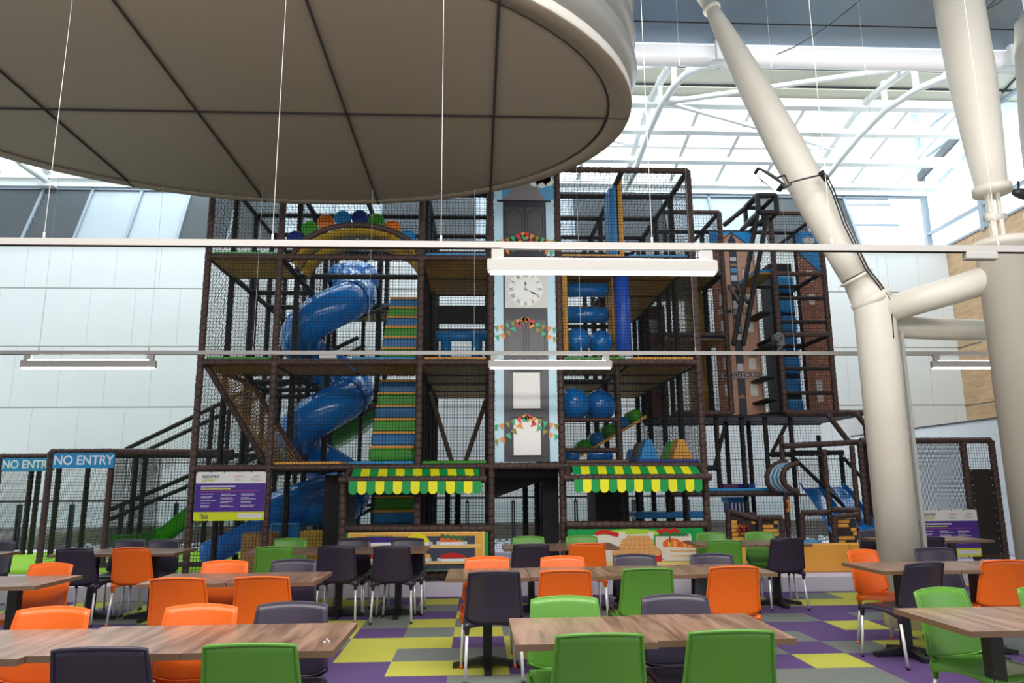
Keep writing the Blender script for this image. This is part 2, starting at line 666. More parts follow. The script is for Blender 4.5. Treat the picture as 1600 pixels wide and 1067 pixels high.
mb = MB()
mb.box((WX0, WY - .08, zt - .02), (WX1, WY + .1, zt + .07))
for tt in (0.03, .97):
    mb.add([cl(WX0, tt - .03, .05), cl(WX1, tt - .03, .05), cl(WX1, tt + .03, .05), cl(WX0, tt + .03, .05)], [(0, 1, 2, 3)])
struct(mb, 'trim_1', M['frame'])
cells = []
X0c = at(115, 372, Y=WY).x
step = 1.26
k0 = -5
wi = 0
for k in range(-5, 17):
    xa = X0c + step * k
    xb = xa + step
    if xb > 12.3:
        break
    mx = MB()
    mx.prism([cl(xa - .035, 0, .05), cl(xa + .035, 0, .05), cl(xa + .035, 1, .05), cl(xa - .035, 1, .05)], (0, .1, 0))
    wi += 1
    w = struct(mx, 'window_%d' % wi, M['frame'])
    pane = MB()
    if xa > at(1290, 380, Y=WY).x:
        pane.prism([cl(xa, 0), cl(xb, 0), cl(xb, 1), cl(xa, 1)], (0, .01, 0))
        pane.build('glass_pane', M['glass'], w)
        rr = MB()
        for t in (.42, .82, .93):
            rr.prism([cl(xa, t, .03), cl(xb, t, .03), cl(xb, t + .035, .03), cl(xa, t + .035, .03)], (0, .06, 0))
        rr.build('transom', M['frame'], w)
    elif (k % 4) in (2, 3):
        nl = 9
        for i in range(nl):
            t0 = i / nl
            pane.prism([cl(xa, t0, -.02), cl(xb, t0, -.02), cl(xb, t0 + .085, .035), cl(xa, t0 + .085, .035)], (0, .012, 0))
        pane.build('louvre_slats', M['louvre'], w)
        bk = MB()
        bk.prism([cl(xa, 0, -.1), cl(xb, 0, -.1), cl(xb, 1, -.1), cl(xa, 1, -.1)], (0, .02, 0))
        bk.build('backing', M['dark'], w)
    else:
        pane.prism([cl(xa, 0), cl(xb, 0), cl(xb, 1), cl(xa, 1)], (0, .03, 0))
        pane.build('solid_panel', M['greypanel'], w)
# eave beam above the clerestory
mb = MB()
mb.box((WX0, TY - .12, TZ), (WX1 + .4, TY + .2, TZ + .38))
struct(mb, 'trim_2', M['white'])

# glazed roof, pitch 0.225 falling to the back
EY, EZ = TY, TZ + .38
SL = .225
NY = 11.6
BX0, BX1 = -16.0, 13.4


def roof(x, y, up_=0):
    return Vector((x, y, EZ + SL * (EY - y) + up_))


def yroof(py, px=1300):
    """Y where the roof plane is seen at pixel row py"""
    d = ray(px, py)
    # EYE + d.z t = EZ + SL (EY - d.y t)
    t = (EZ + SL * EY - EYE) / (d.z + SL * d.y)
    return d.y * t


purl = [EY] + [yroof(v) for v in (249, 203, 162)]
mb = MB()
for y in purl:
    mb.prism([roof(BX0, y), roof(BX1, y), roof(BX1, y, -.2), roof(BX0, y, -.2)], (0, -.22, 0))
struct(mb, 'trim_3', M['steelwhite'])
mb = MB()
for i in range(24):
    x = -14.6 + 1.26 * i - .33
    if x > BX1:
        break
    mb.prism([roof(x - .045, EY), roof(x + .045, EY), roof(x + .045, purl[-1]), roof(x - .045, purl[-1])], (0, 0, -.12))
struct(mb, 'trim_4', M['steelwhite'])
for i in range(len(purl) - 1):
    mb = MB()
    mb.prism([roof(BX0, purl[i], .02), roof(BX1, purl[i], .02), roof(BX1, purl[i + 1], .02), roof(BX0, purl[i + 1], .02)], (0, 0, .012))
    wi += 1
    struct(mb, 'window_%d' % wi, M['glass'])
# cream opaque roof band with dark joints
yc = [purl[-1], yroof(140), yroof(112), yroof(60)]
mb = MB()
for i in range(3):
    mb.mi = 0
    mb.prism([roof(BX0, yc[i], .03 * i), roof(BX1, yc[i], .03 * i), roof(BX1, yc[i + 1] + .02, .03 * i), roof(BX0, yc[i + 1] + .02, .03 * i)], (0, 0, .05))
    mb.mi = 1
    mb.prism([roof(BX0, yc[i] - .05, -.02), roof(BX1, yc[i] - .05, -.02), roof(BX1, yc[i] - .09, -.02), roof(BX0, yc[i] - .09, -.02)], (0, 0, .03))
struct(mb, 'ceiling_cream', [M['cream'], M['dark']])

# trusses: straight rafter, curved lower chord and hangers, in planes X = const
PX2 = [(1284, 287), (1296, 272), (1318, 243), (1344, 212), (1384, 172), (1432, 140), (1480, 120), (1540, 110), (1584, 108), (1640, 112)]
PR2 = [(1268, 280), (1280, 260), (1310, 212), (1356, 156), (1396, 124), (1436, 96)]
XT = 9.1
SP = XT - at(992, 262, Y=at(1296, 272, X=XT).y).x
arc = [at(a, b, X=XT) for a, b in PX2]
raf = [at(a, b, X=XT) for a, b in PR2]
ti = 4
for kk in range(4, -1, -1):
    xt = XT - SP * kk
    mb = MB()
    pa = [Vector((xt, p.y, p.z)) for p in arc]
    pa[0] = Vector((xt, EY - .05, TZ + .1))
    mb.sweep(pa, .075, 10)
    pr = [Vector((xt, p.y, p.z)) for p in raf]
    pr[0] = Vector((xt, EY - .02, TZ + .3))
    d_ = (pr[-1] - pr[-2]).normalized()
    mb.sweep(pr + [pr[-1] + d_ * 2.5], .085, 10)
    for p in pa[3:-1]:
        top = roof(xt, p.y, -.2)
        mb.box((xt - .04, p.y - .05, p.z), (xt + .04, p.y + .05, min(top.z, p.z + 1.2)))
    mb.box((xt - .22, EY - .25, TZ - .05), (xt + .22, EY + .1, TZ + .02))
    ti += 1
    struct(mb, 'trim_%d' % ti, M['steelwhite'])
mb = MB()
n1, n2, n3 = at(1040, 160, X=XT - SP), at(1300, 232, X=XT), at(1412, 106, X=XT)
n4 = at(1076, 274, X=XT - SP)
for kk in range(4):
    o_ = Vector((-SP * kk, 0, 0))
    for p, q, r_ in ((n1, n2, .05), (n1, n3, .06), (Vector((XT - SP, 17.2, n2.z)), n2, .05)):
        mb.tube(p + o_, q + o_, r_, 8)
ti += 1
struct(mb, 'trim_%d' % ti, M['steelwhite'])

# metal ceiling of the front hall with a rolled bright lip
LY = 11.2
LZ0 = at(1300, 79, Y=LY).z
LZ1 = at(1300, 103, Y=LY).z
mb = MB()
mb.sm = True
prof = [(LY + .25, LZ0 + 2.2), (LY + .25, LZ1 + .15), (LY + .2, LZ1 + .05), (LY + .08, LZ1), (LY - .05, LZ1 + .02), (LY - .12, LZ1 + .12), (LY - .12, LZ0 - .02)]
mb.grid(lambda u, v: (BX0 + (BX1 + 2 - BX0) * u, *prof[round(v * (len(prof) - 1))]), 1, len(prof) - 1)
struct(mb, 'ceiling_lip', M['lip'])
mb = MB()
cz = LZ0
ys = [LY - .12, LY - .9, LY - 1.9]
mb.box((BX0, -7, cz), (BX1 + 2, LY - .12, cz + .15))
for y in (at(1200, 38, Z=cz).y, at(1200, -40, Z=cz).y):
    mb.mi = 1
    mb.box((BX0, y - .02, cz - .004), (BX1 + 2, y + .01, cz + .01))
for x in (-10, -4, 2.1, 8, 14):
    mb.box((x - .008, -6, cz - .004), (x + .008, LY - .12, cz + .01))
struct(mb, 'ceiling', [M['bulk'], M['gap']])

# right wall: timber cladding, glazed above
RX = WX1
mb = MB()
mb.box((RX, 2, 0), (RX + .12, WY + .1, zrows[6] + .1))
for z in [zrows[2], zrows[3], zrows[4], zrows[5]]:
    mb.mi = 1
    mb.box((RX - .006, 2, z - .015), (RX + .01, WY, z + .01))
    mb.mi = 0
for k in range(3, 9):
    mb.mi = 1
    mb.box((RX - .004, WY - 2 * k + 4.9, 0), (RX + .01, WY - 2 * k + 4.91, zt))
    mb.mi = 0
struct(mb, 'wall_right', [M['timber'], M['louvre']])
ztop = EZ + .9
y = WY + .7
k = 0
while y > 4:
    wi += 1
    fr = MB()
    fr.box((RX - .04, y - .06, zt), (RX + .1, y + .06, ztop + 1.2))
    w = struct(fr, 'window_%d' % wi, M['frame'])
    g = MB()
    g.box((RX + .02, y - 2.2, zt), (RX + .03, y, ztop + 1.2))
    g.build('glass_pane', M['glassg'], w)
    t = MB()
    for z in (zt + .05, zt + .62, ztop - .25, ztop + .5):
        t.box((RX - .03, y - 2.2, z), (RX + .08, y, z + .06))
    t.build('transom', M['frame'], w)
    y -= 2.2
    k += 1
mb = MB()
mb.prism([(RX - .05, EY, EZ + .0), (RX - .05, EY, EZ + .28), (RX - .05, 5, EZ + .28 + SL * (EY - 5)), (RX - .05, 5, EZ + SL * (EY - 5))], (-.03, 0, 0))
ti += 1
struct(mb, 'trim_%d' % ti, M['dark'])

# low white partition right of the toddler frame
PXW = at(1568, 653, Y=12.6).x
pz = at(1568, 653, Y=12.6).z
mb = MB()
mb.box((PXW, 12.6, 0), (RX, 12.75, pz))
mb.box((PXW, 12.75, 0), (PXW + .15, WY, pz))
mb.mi = 1
mb.box((PXW - .02, 12.58, pz), (PXW + .17, WY, pz + .03))
mb.box((PXW + .17, 12.58, pz), (RX, 12.77, pz + .03))
struct(mb, 'wall_partition', [M['white'], M['louvre']])

# left and rear walls of the hall, outside the photo
mb = MB()
mb.box((-16.1, -7, 0), (-16, WY, 9.5))
struct(mb, 'wall_left', M['wall'])
mb = MB()
mb.box((-16, -7.1, 0), (15.4, -7, 10.5))
struct(mb, 'wall_front', M['bulk'])

# ---------------------------------------------------------------- elliptical hanging ceiling disc
DC = Vector((-2.25, 6.85, 5.2))
DA, DB, DR = 3.83, 2.6, math.radians(-5.0)


def ell(s, ang, z, cx=DC.x, cy=DC.y):
    x, y_ = DA * s * math.cos(ang), DB * s * math.sin(ang)
    return Vector((cx + x * math.cos(-DR) - y_ * math.sin(-DR), cy + x * math.sin(-DR) + y_ * math.cos(-DR), z))


def ell_ring(s, z, n=96, ds=0):
    return [ell(s, 2 * PI * j / n, z) for j in range(n)]


disc = thing('ceiling_disc', 'huge oval panelled ceiling disc hanging above the dining tables', 'ceiling disc', (DC.x, DC.y, DC.z))
mb = MB()
mb.rings([ell_ring(.935, 5.215), ell_ring(.935, 5.26)], True)
mb.build('soffit', M['soffit'], disc)
mb = MB()
mb.sm = True
mb.rings([ell_ring(.94, 5.27), ell_ring(.942, 5.2), ell_ring(.995, 5.2), ell_ring(1, 5.21), ell_ring(1, 5.31), ell_ring(.985, 5.33), ell_ring(.93, 5.33)], False)
ro = mb.build('rim', [M['soffit'], M['rim']], disc)
n_ = 96
for i, p in enumerate(ro.data.polygons):
    p.material_index = 1 if i // n_ in (3, 4, 5) else 0
mb = MB()
mb.rings([ell_ring(.936, 5.203), ell_ring(.942, 5.203)], False)


def chordx(x):
    """y extents of the disc at plan x"""
    ys_ = [ell(.998, 2 * PI * j / 720, 0) for j in range(720)]
    c = [p.y for p in ys_ if abs(p.x - x) < .03]
    return (min(c), max(c)) if c else None


def chordy(y_):
    xs_ = [ell(.998, 2 * PI * j / 720, 0) for j in range(720)]
    c = [p.x for p in xs_ if abs(p.y - y_) < .03]
    return min(c), max(c)


for x in (-4.33 - 1.5, -4.33, -2.83, -1.335, .165):
    c = chordx(x)
    if c:
        w_ = .008 if x != .165 else .012
        mb.box((x - w_, c[0], 5.196), (x + w_, c[1], 5.216))
c = chordy(6.97)
mb.box((c[0], 6.965, 5.197), (c[1], 6.978, 5.216))
mb.build('panel_joints', M['gap'], disc)
mb = MB()
mb.sm = True
rg = [ell_ring(.93, 5.33)]
z = 5.33
for k in range(9):
    for t, s in ((.05, .975), (.3, 1.004), (.6, 1.018), (.85, 1.012), (1.0, .965)):
        rg.append(ell_ring(s, z + t * .38))
    z += .38
mb.rings(rg, False)
mb.build('drum', M['drum'], disc)

# ---------------------------------------------------------------- hanging light tracks
RZ = 3.05


def track(yr, xa, xb, label):
    t = thing('light_track', label, 'light track', (0, yr, RZ), 'light tracks above the tables')
    mb = MB()
    mb.box((xa, yr - .022, RZ), (xb, yr + .022, RZ + .045))
    mb.build('rail', M['rail'], t)
    mb = MB()
    mb.box((xa, yr - .012, RZ - .004), (xb, yr + .012, RZ + .002))
    mb.build('slot', M['gap'], t)
    return t


def wires(t, yr, xs, tops):
    for x, zt_ in zip(xs, tops):
        mb = MB()
        mb.tube((x, yr, RZ + .04), (x, yr, zt_), .0019, 5)
        mb.tube((x, yr, RZ + .04), (x, yr, RZ + .09), .008, 6)
        mb.build('suspension_wire', M['wire'], t)


def power_box(t, yr, px0, px1):
    x0, x1 = at(px0, 408 if yr < 6 else 563, Y=yr).x, at(px1, 408 if yr < 6 else 563, Y=yr).x
    mb = MB()
    mb.rbox((x0, yr - .03, RZ - .055), (x1, yr + .03, RZ - .002), .006)
    mb.build('power_box', M['rail'], t)


Y1, Y2 = 4.73, 8.88
t1 = track(Y1, -5.2, 7.6, 'nearer long white light track, passing in front of the tower clock')
t2 = track(Y2, -8.5, 9.3, 'farther white light track crossing the play frame at mid height')
wires(t1, Y1, [at(a, 384, Y=Y1).x for a in (67, 425, 689, 1019, 1300, 1560)], [5.2, 5.2, 5.2, cz, cz, cz])
xs2 = [at(a, 552, Y=Y2).x for a in (60, 232, 395, 575, 741, 908, 1087, 1242, 1400, 1560)]
tops2 = []
for x in xs2:
    c = chordx(x)
    tops2.append(5.2 if c and c[0] < Y2 < c[1] else cz)
wires(t2, Y2, xs2, tops2)
power_box(t1, Y1, 1508, 1557)
power_box(t2, Y2, 499, 526)


def batten(yr, px0, px1, py, label):
    x0, x1 = at(px0, py, Y=yr).x, at(px1, py, Y=yr).x
    t = thing('linear_light', label, 'light', (x0, yr, RZ - .17), 'linear lights on the hanging tracks')
    h = .085
    zt_ = RZ - .075
    mb = MB()
    mb.rbox((x0, yr - .03, zt_ - h), (x1, yr + .03, zt_), .006)
    mb.build('housing', M['rail'], t)
    mb = MB()
    mb.box((x0 + .02, yr - .026, zt_ - h - .012), (x1 - .02, yr + .026, zt_ - h + .001))
    mb.build('diffuser', M['glow'], t)
    mb = MB()
    mb.box((x0 + .08, yr - .02, zt_ - .001), (x1 - .08, yr + .02, zt_ + .006))
    mb.build('uplight_diffuser', M['glow'], t)
    for xx in (x0 + .03, x1 - .11):
        mb = MB()
        mb.box((xx, yr - .018, zt_), (xx + .08, yr + .018, RZ - .004))
        mb.build('bracket', M['rail'], t)


batten(Y1, 761, 1120, 414, 'large lit linear light hanging in front of the clock tower')
batten(Y2, 763, 956, 568, 'small lit linear light below the tower bunting, on the farther track')
batten(Y2, 33, 244, 569, 'lit linear light at far left, left of the play frame')
batten(Y2, 1455, 1655, 567, 'lit linear light at far right behind the cream columns')

# ---------------------------------------------------------------- cream steel columns
ca = thing('steel_column', 'tall cream steel column with a leaning upper limb, beside the toddler frame', 'column', (4.35, 7.9, 0))
YA = 7.9
xa = at(1398, 960, Y=YA).x
ja = at(1362, 468, Y=YA)
cx_ = (at(1378, 600, Y=YA).x)
mb = MB()
mb.profile((cx_, YA, 0), (cx_, YA, ja.z), [(0, .215), (.985, .215), (1, .215)], 32)
mb.build('lower_shaft', M['column'], ca)
mb = MB()
top1, bot1 = at(1337, 432, Y=YA), at(1112, 14, Y=YA + .5)
J = Vector((cx_, YA, ja.z))
mb.profile(J - Vector((0, 0, .05)), top1, [(0, .215), (.25, .225), (.27, .205), (.9, .16), (.92, .19), (1, .19)], 32)
mb.build('joint_collar', M['column'], ca)
mb = MB()
mb.profile(top1, bot1, [(0, .165), (.08, .18), (.25, .205), (.45, .21), (.65, .19), (.82, .15), (.95, .105), (1, .085)], 32)
mb.build('leaning_limb', M['column'], ca)
mb = MB()
dv = (bot1 - top1).normalized()
mb.profile(bot1 - dv * .02, bot1 + dv * .9, [(0, .115), (.05, .115), (.06, .09), (.3, .11), (.5, .16), (1, .17)], 24)
mb.build('head_fitting', M['column'], ca)
mb = MB()
mb.box((cx_ + .17, YA - .18, 0), (cx_ + .205, YA - .14, at(1392, 520, Y=YA).z))
mb.build('cable_conduit', M['louvre2'], ca)
mb = MB()
pc = [at(a, b, Y=YA - .2) for a, b in ((1392, 530), (1391, 510), (1387, 470), (1372, 445), (1352, 420), (1340, 395), (1318, 350), (1300, 300), (1288, 275))]
mb.sweep(pc, .009, 6)
mb.sweep([p + Vector((.03, 0, .01)) for p in pc], .009, 6)
mb.build('power_cable', M['black'], ca)

YB = 7.3
cb = thing('steel_column', 'thick cream steel column at the right edge with a pinned upper limb', 'column', (5.2, YB, 0))
cbx = at(1573, 420, Y=YB).x
zb = at(1575, 378, Y=YB).z
mb = MB()
mb.profile((cbx, YB, 0), (cbx, YB, zb), [(0, .265), (.978, .265), (.98, .298), (1, .298)], 32)
mb.build('lower_shaft', M['column'], cb)
mb = MB()
pa_, pb_ = at(1551, 303, Y=YB), at(1490, -40, Y=YB)
mb.profile(pa_, pb_, [(0, .19), (.03, .19), (.035, .155), (.2, .19), (.5, .236), (.8, .247), (1, .247)], 32)
mb.build('upper_limb', M['column'], cb)
mb = MB()
mb.rbox((cbx - .12, YB - .03, zb), (cbx - .06, YB + .03, pa_.z + .02), .006)
mb.rbox((cbx - .03, YB - .05, zb), (cbx + .01, YB - .01, pa_.z + .02), .006)
mb.tube((cbx - .16, YB - .01, (zb + pa_.z) / 2), (cbx + .05, YB - .01, (zb + pa_.z) / 2), .05, 16)
mb.build('pin_joint', M['column'], cb)

cc_ = thing('steel_column', 'narrow cream steel strut cut by the upper right corner', 'column', (6.6, 8.6, 3))
mb = MB()
q0, q1 = at(1628, 330, Y=8.6), at(1607, 20, Y=8.6)
mb.profile(q0, q1, [(0, .12), (.1, .15), (.4, .19), (.8, .19), (.95, .17), (.96, .12), (1, .09)], 24)
mb.profile(q1, q1 + Vector((0, 0, 1)), [(0, .05), (1, .05)], 12)
mb.profile((q0.x, 8.6, 0), (q0.x, 8.6, q0.z), [(0, .2), (1, .2)], 24)
mb.build('strut', M['column'], cc_)

mb = MB()
mb.profile(J + Vector((-.02, -.02, -.17)), (cbx, YB, at(1560, 428, Y=YB).z), [(0, .15), (1, .15)], 28)
solo(mb, 'column_brace', M['column'], 'cream round steel brace rising from the leaning column to the right column', 'brace')
mb = MB()
mb.profile((cx_ + .05, YA + .12, J.z - .28), (q0.x, 8.5, J.z - .28), [(0, .13), (1, .13)], 28)
solo(mb, 'column_brace', M['column'], 'level cream steel brace running behind the right column', 'brace')

# floodlight strapped to the leaning limb
fl = at(1205, 284, Y=YA - .25)
fo = thing('floodlight', 'lit slim floodlight strapped to the leaning limb of the cream column', 'floodlight', tuple(fl))
a, b = at(1180, 266, Y=YA - .45), at(1222, 297, Y=YA - .45)
tt_ = Vector((0, .17, -.02))
n = (b - a).cross(tt_).normalized()
n = n if n.z > 0 else -n
fb_ = []
for i in range(9):
    t = i / 8
    w_ = .35 + .65 * math.sin(PI * (.15 + .75 * t))
    c_ = a.lerp(b, t)
    h_ = n * (.012 + .035 * t)
    fb_.append([c_ - tt_ * .5 * w_, c_ + tt_ * .5 * w_, c_ + tt_ * .5 * w_ + h_, c_ - tt_ * .5 * w_ + h_])
mb = MB()
mb.rings(fb_)
mb.build('housing', M['lampblack'], fo)
mb = MB()
d_ = b - a
mb.prism([a + d_ * .1 - tt_ * .3 - n * .004, a + d_ * .85 - tt_ * .42 - n * .004, a + d_ * .85 + tt_ * .42 - n * .004, a + d_ * .1 + tt_ * .3 - n * .004], n * .003)
mb.build('lens', emis('flood_glow', (1, .90, .66), 1.5), fo)
mb = MB()
mb.tube(b + n * .03, at(1236, 288, Y=YA - .25), .012, 8)
mb.tube(at(1210, 279, Y=YA - .3), at(1226, 274, Y=YA - .25), .012, 8)
mb.sweep([at(x, y_, Y=YA - .24) for x, y_ in ((1226, 274), (1232, 286), (1250, 281), (1275, 275), (1288, 272))], .01, 6)
mb.tube(at(1282, 268, Y=YA - .2), at(1292, 282, Y=YA - .2), .035, 10)
mb.build('bracket', M['lampblack'], fo)
sp = at(1592, 300, Y=YB - .25)
mb = MB()
mb.profile(sp + Vector((-.06, 0, 0)), sp + Vector((.1, 0, -.03)), [(0, .03), (.3, .05), (.7, .06), (1, .06)], 14)
mb.tube(sp, sp + Vector((.05, .05, .14)), .012, 6)
solo(mb, 'spotlight', M['lampblack'], 'small black spotlight at the right edge beside the pinned column', 'spotlight')
mb = MB()
pts = [at(x, y_, Y=9.0) for x, y_ in ((1352, -8), (1330, 12), (1300, 36), (1270, 57), (1240, 74), (1214, 85))]
mb.sweep(pts, .008, 6)
solo(mb, 'ceiling_cable', M['black'], 'thin black cable curving under the grey metal ceiling', 'cable')
mb = MB()
pts = [at(x, y_, Y=9.0) for x, y_ in ((1540, 16), (1558, 6), (1572, -4))]
mb.sweep(pts, .008, 6)
solo(mb, 'ceiling_cable', M['black'], 'short black cable under the ceiling, between the two right columns', 'cable')

# ================================================================ TABLES AND CHAIRS
TW, TD = .685, .70


def make_table():
    t = thing('cafe_table', 'x', 'table', (0, 0, 0))
    mb = MB()
    mb.mi = 0
    mb.box((-TW / 2, -TD / 2, .749), (TW / 2, TD / 2, .75))
    mb.mi = 1
    mb.box((-TW / 2, -TD / 2, .72), (TW / 2, TD / 2, .749))
    mb.build('tabletop', [M['walnut'], M['walnutedge']], t)
    mb = MB()
    mb.box((-.038, -.038, .04), (.038, .038, .70))
    mb.box((-.16, -.16, .70), (.16, .16, .72))
    mb.build('pedestal', M['black'], t)
    mb = MB()
    for a in (0, PI / 2, PI, -PI / 2):
        c, s = math.cos(a), math.sin(a)

        def P(r, w, z):
            return (c * r - s * w, s * r + c * w, z)
        mb.rings([[P(.02, -.045, .025), P(.02, .045, .025), P(.02, .045, .085), P(.02, -.045, .085)],
                  [P(.2, -.032, .015), P(.2, .032, .015), P(.2, .032, .05), P(.2, -.032, .05)],
                  [P(.29, -.03, 0), P(.29, .03, 0), P(.29, .03, .035), P(.29, -.03, .035)]])
    mb.build('cross_base', M['black'], t)
    return t


table0 = make_table()
first_table = [True]


def table(x, y, label, group):
    if first_table[0]:
        o = table0
        first_table[0] = False
    else:
        o = copy_tree(table0)
    o.location = (x, y, 0)
    tag(o, label, 'table', group)


def make_chair(kind, m_):
    c = thing('cafe_chair', 'x', 'chair', (0, 0, 0))

    def seat(u, v):
        x = (u - .5) * 2
        y = -.215 + .44 * v
        dish = .012 * (1 - x * x) * math.sin(PI * min(1, v * 1.1))
        z = .452 - dish
        if v > .86:
            z -= ((v - .86) / .14) ** 2 * .028
        if abs(x) > .8:
            z -= ((abs(x) - .8) / .2) ** 2 * .022
        return (x * (.212 + .012 * v), y, z)
    mb = MB()
    mb.sm = True
    mb.grid(seat, 12, 12, .014)

    # side and rear aprons with an arched lower edge
    def side(s):
        def fn(u, v):
            y = -.215 + .43 * u
            lo = .385 + .035 * math.sin(PI * u)
            z = .44 + (lo - .44) * v
            return (s * (.222 + .006 * v), y, z)
        return fn
    mb.grid(side(1), 8, 2, .012)
    mb.grid(side(-1), 8, 2, -.012)
    mb.grid(lambda u, v: ((u - .5) * .44, -.222 - .01 * v, .45 + (.392 + .03 * math.sin(PI * u) - .45) * v), 8, 2, .012)
    mb.grid(lambda u, v: ((u - .5) * .44, .222, .43 + (.385 + .035 * math.sin(PI * u) - .43) * v), 8, 2, .012)
    sm = mb.build('seat', m_, c)

    def back(u, v):
        x = (u - .5) * 2
        y = -.228 - .085 * v - .034 * (1 - x * x) + .012 * math.sin(PI * v)
        z = .432 + .385 * v + .014 * (1 - x * x) * v + .045 * (x ** 4) * (1 - v) ** 3
        return (x * (.224 - .030 * v), y, z)
    mb = MB()
    mb.sm = True
    mb.grid(back, 14, 12, -.010)
    edge = [back(0, j / 10) for j in range(11)] + [back(i / 12, 1) for i in range(1, 13)] + [back(1, 1 - j / 10) for j in range(1, 11)]
    mb.sweep([Vector(p) + Vector((0, -.009, 0)) for p in edge], .009, 8)
    mb.sweep([Vector(back(i / 12, .04 + .0 * i)) + Vector((0, -.003, 0)) for i in range(13)], .007, 6)
    mb.build('backrest', m_, c)
    for sx in (-1, 1):
        for sy in (-1, 1):
            leg = MB()
            a = Vector((sx * .208, sy * .205 + (.0 if sy > 0 else -.012), .36))
            b = Vector((sx * .222, sy * .235 + (.0 if sy > 0 else -.03), .012))
            leg.tube(a, b, .0125, 10)
            lo = leg.build('leg', M['alu'], c)
            k = MB()
            k.profile(a + Vector((0, 0, .075)), a - (a - b).normalized() * .012, [(0, .026), (.5, .021), (1, .016)], 10)
            k.build('leg_sleeve', m_, lo)
            k = MB()
            k.profile(b + Vector((0, 0, .012)), b - Vector((0, 0, .012)), [(0, .0145), (1, .0145)], 10)
            k.build('foot_cap', m_ if kind == 'orange' else M['black'], lo)
    return c


protos = {k: make_chair(k, M[k]) for k in ('orange', 'green', 'purple')}
used = set()


def chair(kind, px, py, face, label, group, rot=0, dx=0, dy=0):
    """face 'A': seen from behind, 'C': facing the camera; px,py = middle of the top edge of the backrest in the photo"""
    p = at(px, py, Z=.832)
    if kind in used:
        o = copy_tree(protos[kind])
    else:
        o = protos[kind]
        used.add(kind)
    r = (0 if face == 'A' else PI) + math.radians(rot)
    o.rotation_euler = (0, 0, r)
    # backrest top centre sits at local (0, -.347)
    o.location = (p.x - math.sin(r) * .345 * 1 + dx, p.y + math.cos(r) * .345 + dy, 0)
    tag(o, label, 'chair', group)


# rows of tables: centre x, centre y
for i, (x, lab) in enumerate([(.523, 'walnut table at front centre, left one of the pair nearest the camera'),
                              (1.208, 'walnut table at front centre, right one of the pair nearest the camera')]):
    table(x, 4.02 + .035 * i, lab, 'front centre tables')
for x, y, lab in [(-1.003, 3.965, 'right end walnut table of the long front left row, crumbs on its corner'),
                  (-1.69, 3.965, 'second walnut table from the right end of the front left row'),
                  (-2.378, 3.91, 'walnut table of the front left row cut by the left edge, set slightly nearer')]:
    table(x, y, lab, 'front left tables')
table(-3.065, 3.91, 'walnut table of the front left row, mostly beyond the left edge', 'front left tables')
table(2.825, 4.14, 'walnut table at front right with a bare left corner, green chair behind it', 'front right tables')
table(3.512, 4.14, 'walnut table at front right cut by the right edge of the photo', 'front right tables')
for i, lab in enumerate(['walnut table at the left end of the long middle row, dark chair before it',
                         'second walnut table from the left in the long middle row',
                         'third walnut table from the left in the long middle row',
                         'walnut table at the right end of the long middle row']):
    table(.09 + .69 * i, 6.51 + .03 * i, lab, 'long middle row of tables')
table(-2.30, 6.42, 'left walnut table of the middle left pair, between orange chairs', 'middle left tables')
table(-1.61, 6.42, 'right walnut table of the middle left pair', 'middle left tables')
table(-3.735, 6.40, 'walnut table at middle far left with an orange chair behind its corner', 'far left tables')
table(-4.43, 6.40, 'walnut table at middle far left, cut by the left edge', 'far left tables')
table(-3.76, 9.10, 'right walnut table of the pair below the NO ENTRY signs', 'tables below the NO ENTRY signs')
table(-4.45, 9.10, 'left walnut table of the pair below the NO ENTRY signs', 'tables below the NO ENTRY signs')
table(-5.75, 8.95, 'walnut table far back at the left edge', 'far left tables')
for i, lab in enumerate(['left end walnut table of three in front of the fruit shelf banner',
                         'middle walnut table of three in front of the fruit shelf banner',
                         'right end walnut table of three in front of the fruit shelf banner']):
    table(-2.30 + .69 * i, 9.05, lab, 'tables before the fruit shelf stall')
table(.65, 9.17, 'left walnut table of the pair below the clock tower opening', 'tables below the clock tower')
table(1.335, 9.20, 'right walnut table of the pair below the clock tower opening', 'tables below the clock tower')
table(3.02, 9.36, 'left walnut table of the pair before the vegetable crate stall', 'tables before the crate stall')
table(3.71, 9.34, 'right walnut table of the pair before the vegetable crate stall', 'tables before the crate stall')
for i, lab in enumerate(['left end walnut table of the row beside the cream column foot',
                         'right walnut table of the row beside the cream column, before the orange chair']):
    table(3.745 + .69 * i, 6.62, lab, 'tables beside the cream column')
table(5.50, 9.62, 'small far walnut table left of the right-hand rules sign, behind the column', 'far right tables')
table(6.18, 9.62, 'far walnut table right under the right-hand rules sign', 'far right tables')

G1 = 'chairs at the front left tables'
chair('purple', 152, 1012, 'A', 'dark purple chair nearest the camera at far left, seen from behind', G1)
chair('green', 388, 1006, 'A', 'green chair nearest the camera at left, seen from behind', G1)
chair('orange', 88, 949, 'C', 'orange chair facing the camera over the front left row, by the left edge', G1)
chair('orange', 318, 945, 'C', 'orange chair facing the camera, middle of the front left row', G1)
chair('purple', 459, 941, 'C', 'dark purple chair facing the camera at the right end of the front left row', G1)
G2 = 'chairs at the front centre tables'
chair('green', 938, 990, 'A', 'dark green chair seen from behind at front centre, left of two', G2)
chair('green', 1145, 985, 'A', 'dark green chair seen from behind at front centre, right of two', G2)
chair('green', 881, 932, 'C', 'light green chair facing the camera behind the front centre table', G2)
chair('purple', 1052, 929, 'C', 'dark purple chair facing the camera behind the front centre table', G2)
G3 = 'chairs at the front right tables'
chair('green', 1463, 919, 'C', 'green chair turned sideways behind the front right table, seat showing', G3, rot=14)
chair('green', 1632, 916, 'C', 'green chair mostly hidden by the right edge, behind the front right table', G3)
chair('purple', 1700, 985, 'A', 'dark purple chair seat at the bottom right corner, facing left', G3, rot=80, dx=-.1)
